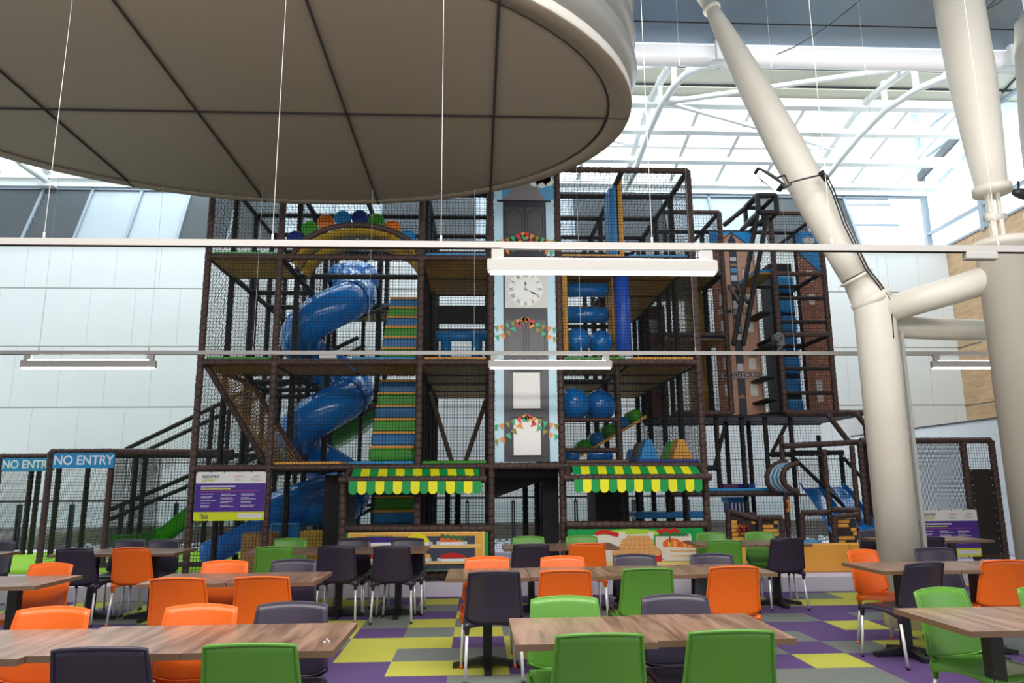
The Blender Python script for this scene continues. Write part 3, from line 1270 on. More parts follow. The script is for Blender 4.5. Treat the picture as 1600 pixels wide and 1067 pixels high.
G4 = 'chairs at the long middle row of tables'
chair('purple', 772, 893, 'A', 'dark purple chair seen whole from behind at the left end of the middle row', G4)
chair('orange', 884, 891, 'A', 'orange chair seen from behind at the middle row, between dark and green ones', G4)
chair('green', 1013, 888, 'A', 'green chair seen from behind at the long middle row', G4)
chair('orange', 1148, 885, 'A', 'orange chair seen from behind at the right end of the long middle row', G4)
chair('orange', 761, 870, 'C', 'orange chair facing the camera at the left end of the middle row', G4)
chair('orange', 878, 869, 'C', 'orange chair facing the camera, second along the middle row', G4)
chair('purple', 990, 866, 'C', 'dark purple chair facing the camera, third along the middle row', G4)
chair('purple', 1110, 865, 'C', 'dark purple chair facing the camera at the right end of the middle row', G4)
G5 = 'chairs at the middle left tables'
chair('orange', 276, 903, 'A', 'orange chair seen from behind at the middle left pair, left one', G5)
chair('orange', 408, 901, 'A', 'orange chair seen from behind at the middle left pair, right one', G5)
chair('orange', 354, 876, 'C', 'orange chair facing the camera behind the middle left pair', G5)
chair('purple', 461, 874, 'C', 'dark purple chair facing the camera behind the middle left pair', G5)
G6 = 'chairs at the far left tables'
chair('orange', 84, 880, 'C', 'orange chair facing the camera behind the far left middle table', G6, rot=-8)
chair('purple', 5, 846, 'C', 'dark purple chair far back, cut by the left edge', G6, rot=-10)
G7 = 'chairs at the tables below the NO ENTRY signs'
chair('purple', 115, 857, 'A', 'dark purple chair seen from behind below the nearer NO ENTRY sign', G7)
chair('orange', 204, 856, 'A', 'orange chair seen whole from behind below the NO ENTRY frame', G7)
chair('purple', 212, 842, 'C', 'dark purple chair facing the camera, left of two by the green slide', G7, dy=-.12)
chair('purple', 258, 843, 'C', 'dark purple chair facing the camera, right of two by the green slide', G7)
G8 = 'chairs at the tables before the fruit shelf stall'
chair('green', 427, 854, 'A', 'dark green chair seen from behind, below the left rules sign corner', G8)
chair('purple', 525, 853, 'A', 'dark purple chair seen from behind at the fruit shelf tables, left one', G8)
chair('purple', 612, 853, 'A', 'dark purple chair seen from behind at the fruit shelf tables, right one', G8)
chair('green', 455, 841, 'C', 'light green chair facing the camera left of the fruit shelf banner', G8)
chair('purple', 554, 841, 'C', 'dark purple chair facing the camera before the painted aubergines', G8)
chair('purple', 638, 841, 'C', 'dark purple chair facing the camera before the painted bananas', G8)
G9 = 'chairs at the tables below the clock tower'
chair('purple', 830, 850, 'A', 'dark purple chair seen from behind below the clock tower', G9)
chair('orange', 918, 849, 'A', 'orange chair seen from behind before the vegetable crates', G9)
chair('green', 825, 838, 'C', 'light green chair facing the camera below the clock tower', G9)
chair('green', 908, 837, 'C', 'light green chair facing the camera at the left end of the crate banner', G9)
G10 = 'chairs at the tables before the crate stall'
chair('green', 1133, 844, 'A', 'dark green chair seen from behind right of the crate banner', G10)
chair('purple', 1231, 841, 'A', 'dark purple chair seen whole from behind beside the orange foam wall', G10)
chair('green', 1109, 832, 'C', 'light green chair facing the camera at the right end of the crate banner', G10)
chair('green', 1185, 831, 'C', 'light green chair facing the camera before the ship panel, seat showing', G10)
G11 = 'chairs at the tables beside the cream column'
chair('orange', 1343, 859, 'C', 'orange chair facing the camera left of the cream column, seat and legs showing', G11, rot=22)
chair('purple', 1456, 856, 'C', 'dark purple chair facing the camera right of the cream column', G11)
chair('purple', 1448, 879, 'A', 'dark purple chair seen from behind right of the cream column foot', G11, rot=14)
chair('orange', 1572, 875, 'A', 'orange chair seen from behind at the right edge under the rules sign', G11)
G12 = 'chairs at the far right tables'
chair('purple', 1362, 828, 'C', 'dark purple chair partly behind the left side of the cream column', G12, rot=-6)
chair('purple', 1452, 839, 'A', 'small dark purple chair back in front of the right-hand rules sign', G12)

# crumbs on the front left table
mb = MB()
for a, b in ((511, 1000), (507, 1004), (514, 1003)):
    p = at(a, b, Z=.75)
    mb.sphere((p.x, p.y, .753), .006, 6, 5)
solo(mb, 'paper_crumbs', M['banner_w'], 'tiny white paper crumbs on the corner of the front left table', 'crumbs')

# ================================================================ THE PLAY FRAME
FY = 10.5                      # front plane
BAY = 1.05
ROW = [FY + BAY * i for i in range(5)]
PXs = [at(x, 600, Y=FY).x for x in (311, 427, 655, 767, 876, 1093)]
XP = [PXs[0], PXs[1], (PXs[1] + PXs[2]) / 2, PXs[2], PXs[3], PXs[4], (PXs[4] + PXs[5]) / 2, PXs[5]]
FRONT = [0, 1, 3, 4, 5, 7]
L0, L1, L2, L3, TOP = .22, at(700, 729, Y=FY).z, at(700, 566, Y=FY).z, at(700, 403, Y=FY).z, at(980, 266, Y=FY).z

# stage under the play frame
mb = MB()
mb.box((-12, 10.42, 0), (6.0, 16.6, L0 - .03))
mb.box((6.0, 10.9, 0), (PXW - .05, 16.6, L0 - .03))
solo(mb, 'stage_plinth', M['plinth'], 'low lavender carpeted plinth running under the whole play frame', 'plinth')

frame = thing('play_structure', 'brown padded multi-storey soft play frame with black nets', 'play frame', (0, FY, L0 - .03))


def post(x, y, z0, z1, r=.052, m_='foam', par=None):
    mb = MB()
    mb.foam((x, y, z0), (x, y, z1), r)
    return mb.build('post', M[m_], par or frame)


def beam(p, q, r=.047, m_='foam', par=None, name='beam', n=8):
    mb = MB()
    mb.foam(p, q, r, n=n)
    return mb.build(name, M[m_], par or frame)


for i in range(8):
    x = XP[i]
    for j in range(5):
        if j == 0 and i not in FRONT:
            continue
        if j in (1, 2) and i in (2,) :
            continue
        post(x, ROW[j], L0 - .03, TOP, .052 if j == 0 else .05, 'foam' if j == 0 else 'foam_dark_shade')
# horizontal tubes
for z in (L1, L2, L3):
    for a, b in zip(FRONT[:-1], FRONT[1:]):
        beam((XP[a], FY, z), (XP[b], FY, z))
for a, b in ((0, 1), (1, 3), (3, 4), (4, 5), (5, 7)):
    beam((XP[a], FY, TOP), (XP[b], FY, TOP))
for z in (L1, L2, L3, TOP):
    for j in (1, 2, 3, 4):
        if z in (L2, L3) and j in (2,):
            beam((XP[0], ROW[j], z), (XP[1], ROW[j], z), m_='foam_dark_shade')
            beam((XP[3], ROW[j], z), (XP[7], ROW[j], z), m_='foam_dark_shade')
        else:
            beam((XP[0], ROW[j], z), (XP[7], ROW[j], z), m_='foam_dark_shade')
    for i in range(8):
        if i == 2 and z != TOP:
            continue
        beam((XP[i], ROW[0], z), (XP[i], ROW[4], z), .045, m_='foam_dark_shade')
# mid rail near the roof of the back rows
for z in (L3 + .55,):
    beam((XP[3], ROW[2], z), (XP[4], ROW[2], z), .04, 'foam_dark_shade')
    beam((XP[5], ROW[4], z), (XP[7], ROW[4], z), .04, 'foam_dark_shade')


def deck(i0, i1, j0, j1, z, mcol, edge=None, name='deck'):
    mb = MB()
    mb.box((XP[i0] + .03, ROW[j0] + .02, z - .03), (XP[i1] - .03, ROW[j1] - .02, z + .0))
    d = mb.build('deck_board', M['ply'], frame)
    if mcol:
        mb = MB()
        mb.rbox((XP[i0] + .055, ROW[j0] + .03, z + .0), (XP[i1] - .055, ROW[j1] - .03, z + .085), .012)
        mb.build('floor_mat', M[mcol], d)


deck(0, 1, 0, 1, L1, None)
deck(1, 2, 0, 1, L1, 'forange')
deck(2, 3, 0, 1, L1, 'fsky')
deck(3, 4, 0, 2, L1, 'fgreen')
deck(5, 6, 0, 1, L1, 'fbrown')
deck(6, 7, 0, 3, L1, 'fnavy')
deck(0, 1, 0, 1, L2, 'fgreen')
deck(1, 2, 0, 1, L2, None)
deck(2, 3, 0, 1, L2, 'fsky')
for j in range(4):
    deck(3, 4, j, j + 1, L2, 'forange' if j == 0 else None)
    deck(5, 6, j, j + 1, L2, 'fgreen' if j == 0 else None) if j > 1 else None
    deck(6, 7, j, j + 1, L2, 'forange' if j == 0 else None)
    deck(6, 7, j, j + 1, L3, 'fsky')
deck(5, 6, 0, 1, L2, 'fgreen')
deck(0, 1, 0, 1, L3, 'fgreen')
for j in range(2):
    deck(3, 4, j, j + 1, L3, 'fsky')
    deck(5, 6, j, j + 1, L3, 'forange')
deck(1, 3, 3, 4, L3, 'fblue')
deck(1, 3, 3, 4, L2, 'fblue')


# nets: straight strands of knotless black net
def net(p0, U, V, cell, r=.0033, diag=False, par=None, m_='net', name='net', skip=None, parts=None):
    p0, U, V = Vector(p0), Vector(U), Vector(V)
    lu, lv = U.length, V.length
    u, v = U / lu, V / lv
    n = u.cross(v).normalized()
    mb = MB()

    def strand(a, b):
        A, B = p0 + u * a[0] + v * a[1], p0 + u * b[0] + v * b[1]
        d = (B - A).normalized()
        s = d.cross(n)
        k = [s * r, s * -.5 * r + n * .87 * r, s * -.5 * r - n * .87 * r]
        mb.add([A + q for q in k] + [B + q for q in k], [(0, 1, 4, 3), (1, 2, 5, 4), (2, 0, 3, 5)])
    if not diag:
        for i in range(int(lu / cell) + 1):
            strand((i * cell, 0), (i * cell, lv))
        for i in range(int(lv / cell) + 1):
            strand((0, i * cell), (lu, i * cell))
    else:
        c = cell * 1.414
        k = -lv
        while k < lu:
            a0 = (max(k, 0), max(-k, 0))
            t = min(lu - a0[0], lv - a0[1])
            if t > 0:
                strand(a0, (a0[0] + t, a0[1] + t))
            k += c
        k = 0
        while k < lu + lv:
            a0 = (min(k, lu), max(k - lu, 0))
            t = min(a0[0], lv - a0[1])
            if t > 0:
                strand(a0, (a0[0] - t, a0[1] + t))
            k += c
    return mb.build(name, M[m_], par or frame)


C = .046
zz = [L0 + .28, L1, L2, L3, TOP]
for a, b in zip(FRONT[:-1], FRONT[1:]):
    if (a, b) == (4, 5):
        continue
    for k in range(1, 4):
        net((XP[a] + .04, FY + .01, zz[k]), (XP[b] - XP[a] - .08, 0, 0), (0, 0, zz[k + 1] - zz[k]), C)
net((XP[0] + .04, FY + .01, .25), (XP[1] - XP[0] - .08, 0, 0), (0, 0, L1 - .25), C)
net((XP[3] + .03, ROW[1], .25), (XP[4] - XP[3], 0, 0), (0, 0, L1 - .25), C)
net((XP[1] + .04, FY + .05, .25), (XP[3] - XP[1] - .6, 0, 0), (0, 0, L1 - .25), C)
net((XP[0], FY, L1), (0, BAY * 4, 0), (0, 0, TOP - L1), .055, diag=True)
net((XP[7], FY, L1), (0, BAY * 4, 0), (0, 0, TOP - L1), .055, diag=True)
net((XP[3], FY, L1), (0, BAY * 4, 0), (0, 0, TOP - L1), .055, diag=True)
for a, b in ((0, 3), (3, 5), (5, 7)):
    net((XP[a], ROW[4], .25), (XP[b] - XP[a], 0, 0), (0, 0, TOP - .25), .055)
net((XP[0], FY, TOP), (XP[7] - XP[0], 0, 0), (0, BAY * 4, 0), .09)
net((XP[1], ROW[1], L1), (0, BAY * 3, 0), (0, 0, TOP - L1), .06, diag=True)

# thin back posts seen through the left bays
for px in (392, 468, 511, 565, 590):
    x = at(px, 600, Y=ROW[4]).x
    post(x, ROW[4], .2, TOP, .042, 'foam_dark_shade')

# ---------------------------------------------------------------- foam climbing steps, three flights
xs0, xs1 = at(578, 700, Y=FY + .3).x, XP[3] - .07


def flight(z0, z1, y0, y1, lab, x0, x1, cols=('fblue', 'fgreen')):
    t = thing('foam_steps', lab, 'foam steps', ((x0 + x1) / 2, y0, z0), 'foam climbing steps inside the play frame')
    n = 6
    for k in range(n):
        za = z0 + (z1 - z0) * k / n
        zb_ = z0 + (z1 - z0) * (k + 1) / n
        ya = y0 + (y1 - y0) * k / n
        mb = MB()
        mb.rbox((x0, ya, za), (x1, ya + .34, zb_ - .035), .03)
        mb.build('step', M[cols[(k + 1) % 2]], t)
        mb = MB()
        mb.box((x0 + .01, ya + .012, zb_ - .035), (x1 - .01, ya + .34, zb_))
        mb.build('tread', M['forange'], t)


flight(L1 + .09, L2 - .1, FY + .18, FY + 1.25, 'blue and green foam steps with orange treads climbing from the awning to mid level', xs0, xs1)
flight(L2 + .09, L3 - .25, FY + .35, FY + 1.55, 'blue and green foam steps on the upper level below the balloon arch', xs0 + .1, xs1)
flight(L0, L1 - .2, FY + .9, FY + 1.9, 'shadowed dark foam steps behind the left awning stall', xs0 - .1, xs1 - .1)

# ---------------------------------------------------------------- blue spiral tube slide
CY = 12.75
cxh = at(512, 560, Y=CY).x
RH = .47
RT = .345
zA = at(545, 462, Y=CY).z
PITCH = at(545, 462, Y=CY).z - at(545, 612, Y=CY).z
path = []
path.append((cxh + .18, CY + 1.2, zA + .62))
path.append((cxh + .42, CY + .75, zA + .5))
N = 72
for i in range(-8, int(2.28 * 36)):
    th = -2 * PI * i / 36
    path.append((cxh + RH * math.cos(th), CY + RH * math.sin(th), zA - PITCH * i / 36))
last = path[-1]
ex = [at(505, 762, Y=CY - .55), at(462, 790, Y=CY - .55), at(425, 806, Y=CY - .55)]
path += [tuple(p) for p in ex]
sl = thing('spiral_slide', 'glossy blue spiral tube slide twisting down inside the left bays', 'slide', (cxh, CY, L0))
mb = MB()
mb.sweep(path, RT, 20, cap=False)
mb.build('tube', M['slide'], sl)
for k in (12, 30, 48, 66, 84):
    if k < len(path) - 2:
        mb = MB()
        mb.sweep([path[k], path[k + 1]], RT + .022, 20, cap=False)
        mb.build('joint_ring', M['slide'], sl)
# open chute at its foot
mb = MB()
mb.sm = True
e0 = Vector(ex[-1])
ctrl = [e0, at(395, 818, Y=CY - .55), at(360, 838, Y=CY - .55), at(325, 852, Y=CY - .5)]
def chute(u, v):
    t = v * (len(ctrl) - 1)
    i = min(int(t), len(ctrl) - 2)
    p = ctrl[i].lerp(ctrl[i + 1], t - i)
    a = PI + PI * u
    return (p.x, p.y + RT * math.cos(a), max(p.z + RT * math.sin(a) * .9, L0 + .02) if u not in (0, 1) else p.z + .05)
mb.grid(chute, 14, 12, .02)
mb.build('open_chute', M['slide'], sl)
mb = MB()
mb.tube((cxh, CY, L0), (cxh, CY, L3), .045, 10)
for k in range(3):
    z = zA - .3 - PITCH * k
    mb.tube((cxh, CY, z), (cxh + .9, CY + .4, z + .1), .03, 8)
    mb.tube((cxh + .15, CY - .35, z - .35), (cxh + 1.05, CY + .1, z + .15), .03, 8)
mb.build('support_pole', M['foam_dark_shade'], sl)

# ---------------------------------------------------------------- green slide at the left with its railings
GY = 15.6
g = thing('enclosed_slide', 'long dark green slide with padded railings running down to the left', 'slide', tuple(at(250, 850, Y=GY)))
pts = [at(a, b, Y=GY) for a, b in ((190, 852), (235, 850), (270, 838), (310, 806), (350, 775), (420, 740), (500, 703), (560, 672), (600, 640))]
def gs(u, v):
    t = v * (len(pts) - 1)
    i = min(int(t), len(pts) - 2)
    p = pts[i].lerp(pts[i + 1], t - i)
    side_ = abs(u - .5) * 2
    return (p.x, p.y - .55 + 1.1 * u, p.z - .12 + .34 * max(0, side_ - .6) / .4)
mb = MB()
mb.sm = True
mb.grid(gs, 14, 24, .03)
mb.build('chute', M['slideg'], g)
rl = MB()
for off in (0, .9):
    rl.foam(at(196, 702, Y=GY - .4) + Vector((0, off, 0)), at(560, 527, Y=GY - .4) + Vector((0, off, 0)), .045)
rl.foam(at(170, 797, Y=GY - .4), at(420, 690, Y=GY - .4), .045)
rl.foam(at(170, 812, Y=GY + .5), at(420, 706, Y=GY + .5), .045)
rl.foam(at(505, 660, Y=GY - .4), at(592, 622, Y=GY - .4), .04)
rl.build('railing', M['foam_dark_shade'], g)
for px, pa, pb in ((332, 637, 860), (358, 640, 860), (384, 625, 860), (214, 712, 830), (228, 712, 850)):
    a, b = at(px, pa, Y=GY - .4), at(px, pb, Y=GY - .4)
    beam((a.x, a.y, a.z), (a.x, a.y, .2), .05, 'foam_dark_shade', g, 'railing_post')
net(at(200, 705, Y=GY - .3) * 1, at(560, 531, Y=GY - .3) - at(200, 705, Y=GY - .3), (0, 0, -.75), .06, par=g)
net((at(180, 800, Y=GY).x, GY - .35, .2), (4.4, 0, 0), (0, 0, 1.9), .06, par=g)

# ---------------------------------------------------------------- rope ramp in the left bay
rp = thing('rope_ramp', 'tan rope net ramp sloping down from upper left to the left bay floor', 'rope ramp', tuple(at(400, 640, Y=FY + .5)))
a0, a1 = at(322, 570, Y=FY + .12), at(415, 724, Y=FY + .12)
b0, b1 = at(372, 566, Y=FY + 1.0), at(470, 722, Y=FY + 1.0)
mb = MB()
n1, n2 = 15, 36
r_ = .0075
def ramp(u, v):
    p = (a0.lerp(a1, v)).lerp(b0.lerp(b1, v), u)
    return p - Vector((0, 0, .12 * math.sin(PI * u)))
for i in range(n1 + 1):
    mb.sweep([ramp(i / n1, j / 8) for j in range(9)], r_, 4, cap=False)
for j in range(n2 + 1):
    mb.sweep([ramp(i / 6, j / n2) for i in range(7)], r_, 4, cap=False)
mb.build('rope_net', M['rope'], rp)
for p, q in ((a0, a1), (b0, b1)):
    mb = MB()
    mb.foam(p, q, .045, .09)
    mb.build('edge_roll', M['foam'], rp)
    mb = MB()
    for k in range(26):
        c_ = p.lerp(q, (k + .5) / 26)
        mb.tube(c_ + Vector((-.05, 0, .012)), c_ + Vector((.05, 0, -.012)), .008, 5)
    mb.build('lashing', M['rope'], rp)

# ---------------------------------------------------------------- sling ropes of the middle bay
sg = thing('net_sling', 'V-shaped hanging net sling above the green mat of the middle bay', 'net sling', tuple(at(712, 724, Y=FY + .5)))
for y in (FY + .35, FY + .9):
    mb = MB()
    mb.foam(at(672, 612, Y=y), at(706, 722, Y=y), .035, .08)
    mb.foam(at(762, 618, Y=y), at(727, 722, Y=y), .035, .08)
    mb.build('strap', M['strap'], sg)
mb = MB()
A_, B_ = at(672, 612, Y=FY + .35), at(706, 722, Y=FY + .35)
D_ = Vector((0, .55, 0))
sg_n = net(A_, B_ - A_, D_, .05, par=sg)
A_, B_ = at(762, 618, Y=FY + .35), at(727, 722, Y=FY + .35)
net(A_, B_ - A_, D_, .05, par=sg)

# blue roller and rope window above
rb_ = thing('foam_roller', 'dark blue padded roller gate across the middle bay', 'foam roller', tuple(at(718, 552, Y=FY + .8)))
mb = MB()
mb.tube(at(682, 525, Y=FY + .8), at(762, 525, Y=FY + .8), .085, 18)
mb.build('roller', M['fblue'], rb_)
for px in (697, 745):
    mb = MB()
    a, b = at(px, 528, Y=FY + .8), at(px, 553, Y=FY + .8)
    mb.tube(a, (a.x, a.y, L2 + .03), .085, 16)
    mb.build('upright', M['fblue'], rb_)
mb = MB()
for px in (678, 766):
    a = at(px, 470, Y=ROW[2] - .2)
    mb.box((a.x - .03, ROW[2] - .22, L2 + .3), (a.x + .03, ROW[2] - .16, L3))
for py0, py1 in ((441, 447), (478, 506), (514, 517)):
    a, b = at(682, py0, Y=ROW[2] - .2), at(765, py1, Y=ROW[2] - .2)
    mb.box((a.x, ROW[2] - .23, b.z), (b.x, ROW[2] - .17, a.z))
solo(mb, 'baffle_boards', M['foam_dark_shade'], 'dark padded baffle boards across the middle bay above the roller', 'baffle')

# ---------------------------------------------------------------- balloon arch
ar = thing('balloon_arch', 'yellow barrel arch edged with coloured discs above the foam steps', 'arch', tuple(at(553, 400, Y=FY)))
AC = at(556, 438, Y=FY)
AH = at(556, 351, Y=FY).z - (L3 - .16)
AR = (at(665, 438, Y=FY).x - at(447, 438, Y=FY).x) / 2 * .97
ax = at(556, 438, Y=FY).x
def arcpt(t, r, y):
    a = PI * (.96 - .92 * t)
    return Vector((ax + r * math.cos(a), y, L3 - .16 + (AH - (AR - r)) * math.sin(a)))
for k, y in enumerate((FY, FY + .42, FY + .84)):
    mb = MB()
    rr = AR - .04 * k
    nn = 34
    P_ = [arcpt(i / nn, rr, y) for i in range(nn + 1)]
    rs = [.045 if i % 2 else .040 for i in range(nn + 1)]
    mb.sweep(P_, .045, 8, rs=rs)
    mb.build('arch_tube', M['foam'], ar)
for k in range(2):
    mb = MB()
    y = FY + .42 * k
    mb.sm = True
    mb.grid(lambda u, v: arcpt(u, AR - .03 - .04 * (k + v), y + .04 + .34 * v), 28, 1, .02)
    mb.build('arch_panel', M['fyellow'], ar)
cols = ['fnavy', 'fgreen', 'fbright', 'fsky', 'fnavy', 'fgreen', 'fbright', 'fsky']
pp = [(461, 373), (484, 358), (509, 347), (535, 341), (562, 340), (588, 346), (613, 356), (637, 371)]
for (px, py), cc in zip(pp, cols):
    p = at(px, py, Y=FY + .05)
    mb = MB()
    mb.profile((p.x, FY + .03, p.z), (p.x, FY + .12, p.z), [(0, .105), (.12, .123), (.88, .123), (1, .105)], 28)
    mb.build('edge_disc', M[cc], ar)

# ---------------------------------------------------------------- right bays: punch bag, boards, balls, blocks
pb = thing('punch_bag', 'glossy blue cylindrical punch bag hanging in the right bay', 'punch bag', tuple(at(975, 552, Y=FY + .55)))
a, b = at(970, 432, Y=FY + .5), at(975, 550, Y=FY + .5)
mb = MB()
mb.profile((b.x, b.y, b.z), (b.x, b.y, a.z), [(0, .10), (.015, .123), (.985, .123), (1, .10)], 24)
mb.build('bag', M['fnavy'] if False else mat('punch_blue', (.02, .11, .62), .3), pb)
mb = MB()
mb.tube((b.x, b.y, a.z), (b.x, b.y, L3), .02, 8)
mb.build('hanger', M['black'], pb)
mb = MB()
a, b = at(877, 428, Y=FY + .25), at(888, 546, Y=FY + .25)
mb.rbox((a.x, FY + .2, L2 + .13), (b.x, FY + .7, a.z), .02)
solo(mb, 'foam_board', M['forange'], 'upright orange foam board just right of the clock tower', 'foam board')
mb = MB()
a, b = at(951, 432, Y=FY + 1.15), at(962, 546, Y=FY + 1.15)
mb.rbox((a.x, FY + .95, L2 + .09), (b.x, FY + 1.5, a.z + .06), .02)
solo(mb, 'foam_board', M['forange'], 'upright orange foam board left behind the blue punch bag', 'foam board')
fs = thing('foam_divider', 'tall blue and orange upright foam slats above the punch bag', 'foam slats', tuple(at(962, 396, Y=FY + .6)))
for k, (p0_, p1_, top_, cc) in enumerate(((953, 959, 296, 'fblue'), (959, 964, 292, 'fsky'), (967, 974, 281, 'forange'))):
    a, b = at(p0_, 380, Y=FY + .55), at(p1_, 380, Y=FY + .55)
    zt2 = at(p0_, top_, Y=FY + .55).z
    mb = MB()
    mb.box((a.x, FY + .5, L3 + .1), (b.x, FY + .95, zt2))
    mb.build('slat', M[cc], fs)

# pairs of giant blue balls squeezed between rollers
GB = 'giant blue balls beside the clock tower'
for (px, py, rr, dy, lab) in ((902, 532, .20, .45, 'giant blue ball left of its pair, in the upper right bay'),
                              (938, 536, .20, .75, 'giant blue ball right of its pair, in the upper right bay'),
                              (895, 632, .255, .45, 'giant blue ball left of its pair, in the lower right bay'),
                              (937, 634, .25, .80, 'giant blue ball right of its pair, in the lower right bay')):
    p = at(px, py, Y=FY + dy)
    mb = MB()
    mb.sphere((p.x, FY + dy, p.z), rr, 28, 18)
    solo(mb, 'giant_ball', M['slide'], lab, 'ball', GB)
GB2 = 'crumpled blue bolsters beside the clock tower'
for (px0, px1, py, dy, r, lab) in ((884, 905, 712, .35, .10, 'short blue bolster on the lower floor beside the clock tower'),
                                   (918, 956, 712, .45, .11, 'longer blue bolster on the lower floor left of the foam blocks'),
                                   (884, 950, 453, .9, .12, 'blue bolster under the upper deck right of the clock dial'),
                                   (884, 950, 492, 1.2, .14, 'dim blue bolster behind the giant balls of the upper bay')):
    mb = MB()
    a, b = at(px0, py, Y=FY + dy), at(px1, py, Y=FY + dy)
    mb.profile(a, b, [(0, r * .6), (.06, r), (.5, r * .93), (.94, r), (1, r * .6)], 18)
    solo(mb, 'foam_bolster', M['slide'], lab, 'bolster', GB2)
for py, x0_, x1_, y in ((656, 880, 966, FY + .1), (703, 880, 966, FY + .1), (448, 884, 950, FY + 1.3), (510, 884, 950, FY + 1.3)):
    beam(at(x0_, py, Y=y), at(x1_, py, Y=y), .035, 'foam' if y < FY + .5 else 'foam_dark_shade')
a = at(966, 620, Y=FY + .1)
beam((a.x, FY + .1, L1), (a.x, FY + .1, L2), .04, 'foam')
# inclined padded ramp with green rollers
rmp = thing('roller_ramp', 'inclined ramp of green and blue rollers with an orange edge, lower right bay', 'ramp', tuple(at(950, 690, Y=FY + 1.6)))
A_, B_ = at(893, 718, Y=FY + 1.6), at(1010, 648, Y=FY + 1.6)
mb = MB()
mb.prism([A_, B_, B_ - Vector((0, 0, .05)), A_ - Vector((0, 0, .05))], (0, .5, 0))
mb.build('edge_board', M['forange'], rmp)
for k in range(5):
    p = A_.lerp(B_, .18 + .17 * k)
    mb = MB()
    mb.tube(p + Vector((0, .02, .09)), p + Vector((0, .5, .09)), .11, 14)
    mb.build('roller', M[('fgreen', 'fblue')[k % 2]], rmp)

# foam blocks on the navy mat
GF = 'foam blocks on the navy mat of the right bay'
for (px0, px1, t0, t1, yt, cc, dy, lab) in ((999, 1029, 1010, 1018, 686, 'fsky', .25, 'light blue trapezoid foam block on the navy mat'),
                                            (1051, 1083, 1060, 1069, 686, 'forange', .25, 'orange trapezoid foam block on the navy mat'),
                                            (1037, 1060, 1048, 1060, 689, 'fgreen', .7, 'green foam block behind the orange trapezoid block'),
                                            (990, 1010, 998, 1008, 692, 'fbrown', .7, 'brown foam block behind the light blue trapezoid block'),
                                            (982, 1000, 986, 996, 702, 'fblue', 1.0, 'dark blue foam block left behind the brown block')):
    y = FY + dy
    zb2 = L1 + .09
    q = [Vector((at(px0, 715, Y=y).x, y, zb2)), Vector((at(px1, 715, Y=y).x, y, zb2)), at(t1, yt, Y=y), at(t0, yt, Y=y)]
    mb = MB()
    mb.prism(q, (0, .3, 0))
    solo(mb, 'foam_block', M[cc], lab, 'foam block', GF)

# ---------------------------------------------------------------- clock tower banner
bx0, bx1 = XP[4] + .055, XP[5] - .055
bz0, bz1 = L1 + .06, TOP + .25
ct = thing('clock_tower_banner', 'tall printed clock tower banner with bunting, laced between two posts', 'banner', ((bx0 + bx1) / 2, FY - .02, bz0))
by = FY - .035


def bpt(px, py):
    return at(px, py, Y=by)


def flat(name, m_, pts, lay, par, y=None):
    """a printed shape of the banner: a thin film laid on it"""
    mb = MB()
    yy = (by if y is None else y) - .0015 * lay
    mb.prism([(p[0], yy, p[1]) for p in pts], (0, .0014, 0))
    return mb.build(name, M[m_], par)


def rect(name, m_, x0, z0, x1, z1, lay, par, y=None):
    return flat(name, m_, [(x0, z0), (x1, z0), (x1, z1), (x0, z1)], lay, par, y)


mb = MB()
rnd2 = random.Random(5)
def wav(u, v):
    x = bx0 + (bx1 - bx0) * u
    z = bz0 + (bz1 - bz0) * v
    return (x, by + .006, z)
mb.grid(wav, 4, 20, -.004)
mb.build('sheet', M['tsky'], ct)
bw = bx1 - bx0
gx0, gx1 = bx0 + bw * .145, bx1 - bw * .135
zr = bpt(820, 314).z
rect('tower_body', 'tgrey', gx0, bz0, gx1, zr, 1, ct)
# blue sky, roof and cloud
sk = [(bx0, zr + .02)]
rect('sky_patch', 'tblue', bx0 + .12, zr + .02, bx1, bz1, 1, ct)
rf = []
for i in range(13):
    t = i / 12
    rf.append((bx0 + bw * (.05 + .44 * t), zr + (bz1 - zr) * .9 * (t ** 2.1)))
for i in range(12, -1, -1):
    t = i / 12
    rf.append((bx1 - bw * (.05 + .40 * t), zr + (bz1 - zr) * .9 * (t ** 2.1)))
flat('roof_print', 'troof', rf, 2, ct)
rect('eave_print', 'tblack', bx0 + bw * .05, zr - .02, bx1 - bw * .05, zr + .012, 3, ct)
cloud = MB()
for (cx2, cz2, r2) in ((.68, .30, .07), (.80, .28, .08), (.92, .33, .08), (.75, .38, .07), (.87, .40, .08)):
    c_ = (bx0 + bw * cx2, zr + .12 + cz2 * .6)
    cloud.add([(c_[0] + r2 * math.cos(2 * PI * k / 20), by - .0045, c_[1] + r2 * math.sin(2 * PI * k / 20)) for k in range(20)], [tuple(range(20))])
cloud.build('cloud_print', M['twhite'], ct)


def arched(x0, x1, z0, z1, name='shutter'):
    w = x1 - x0
    rect(name, 'tgrey2', x0, z0, x1, z1, 2, ct)
    r = w * .43
    cx2 = (x0 + x1) / 2

    def outline(ins, lay, m_):
        P_ = [(cx2 - r + ins, z0 + .03 + ins), (cx2 + r - ins, z0 + .03 + ins)]
        zc = z1 - .03 - r
        for k in range(15):
            a_ = PI * k / 14
            P_.append((cx2 + (r - ins) * math.cos(a_), zc + (r - ins) * math.sin(a_)))
        flat(name + '_arch', m_, P_, lay, ct)
    outline(0, 3, 'tblack')
    outline(.01, 4, 'tgrey2')


mid = (gx0 + gx1) / 2
for (pt, pbm) in ((324, 372), (500, 552)):
    z1_, z0_ = bpt(820, pt).z, bpt(820, pbm).z
    arched(gx0 + .03, mid - .015, z0_, z1_)
    arched(mid + .02, gx1 - .03, z0_, z1_)
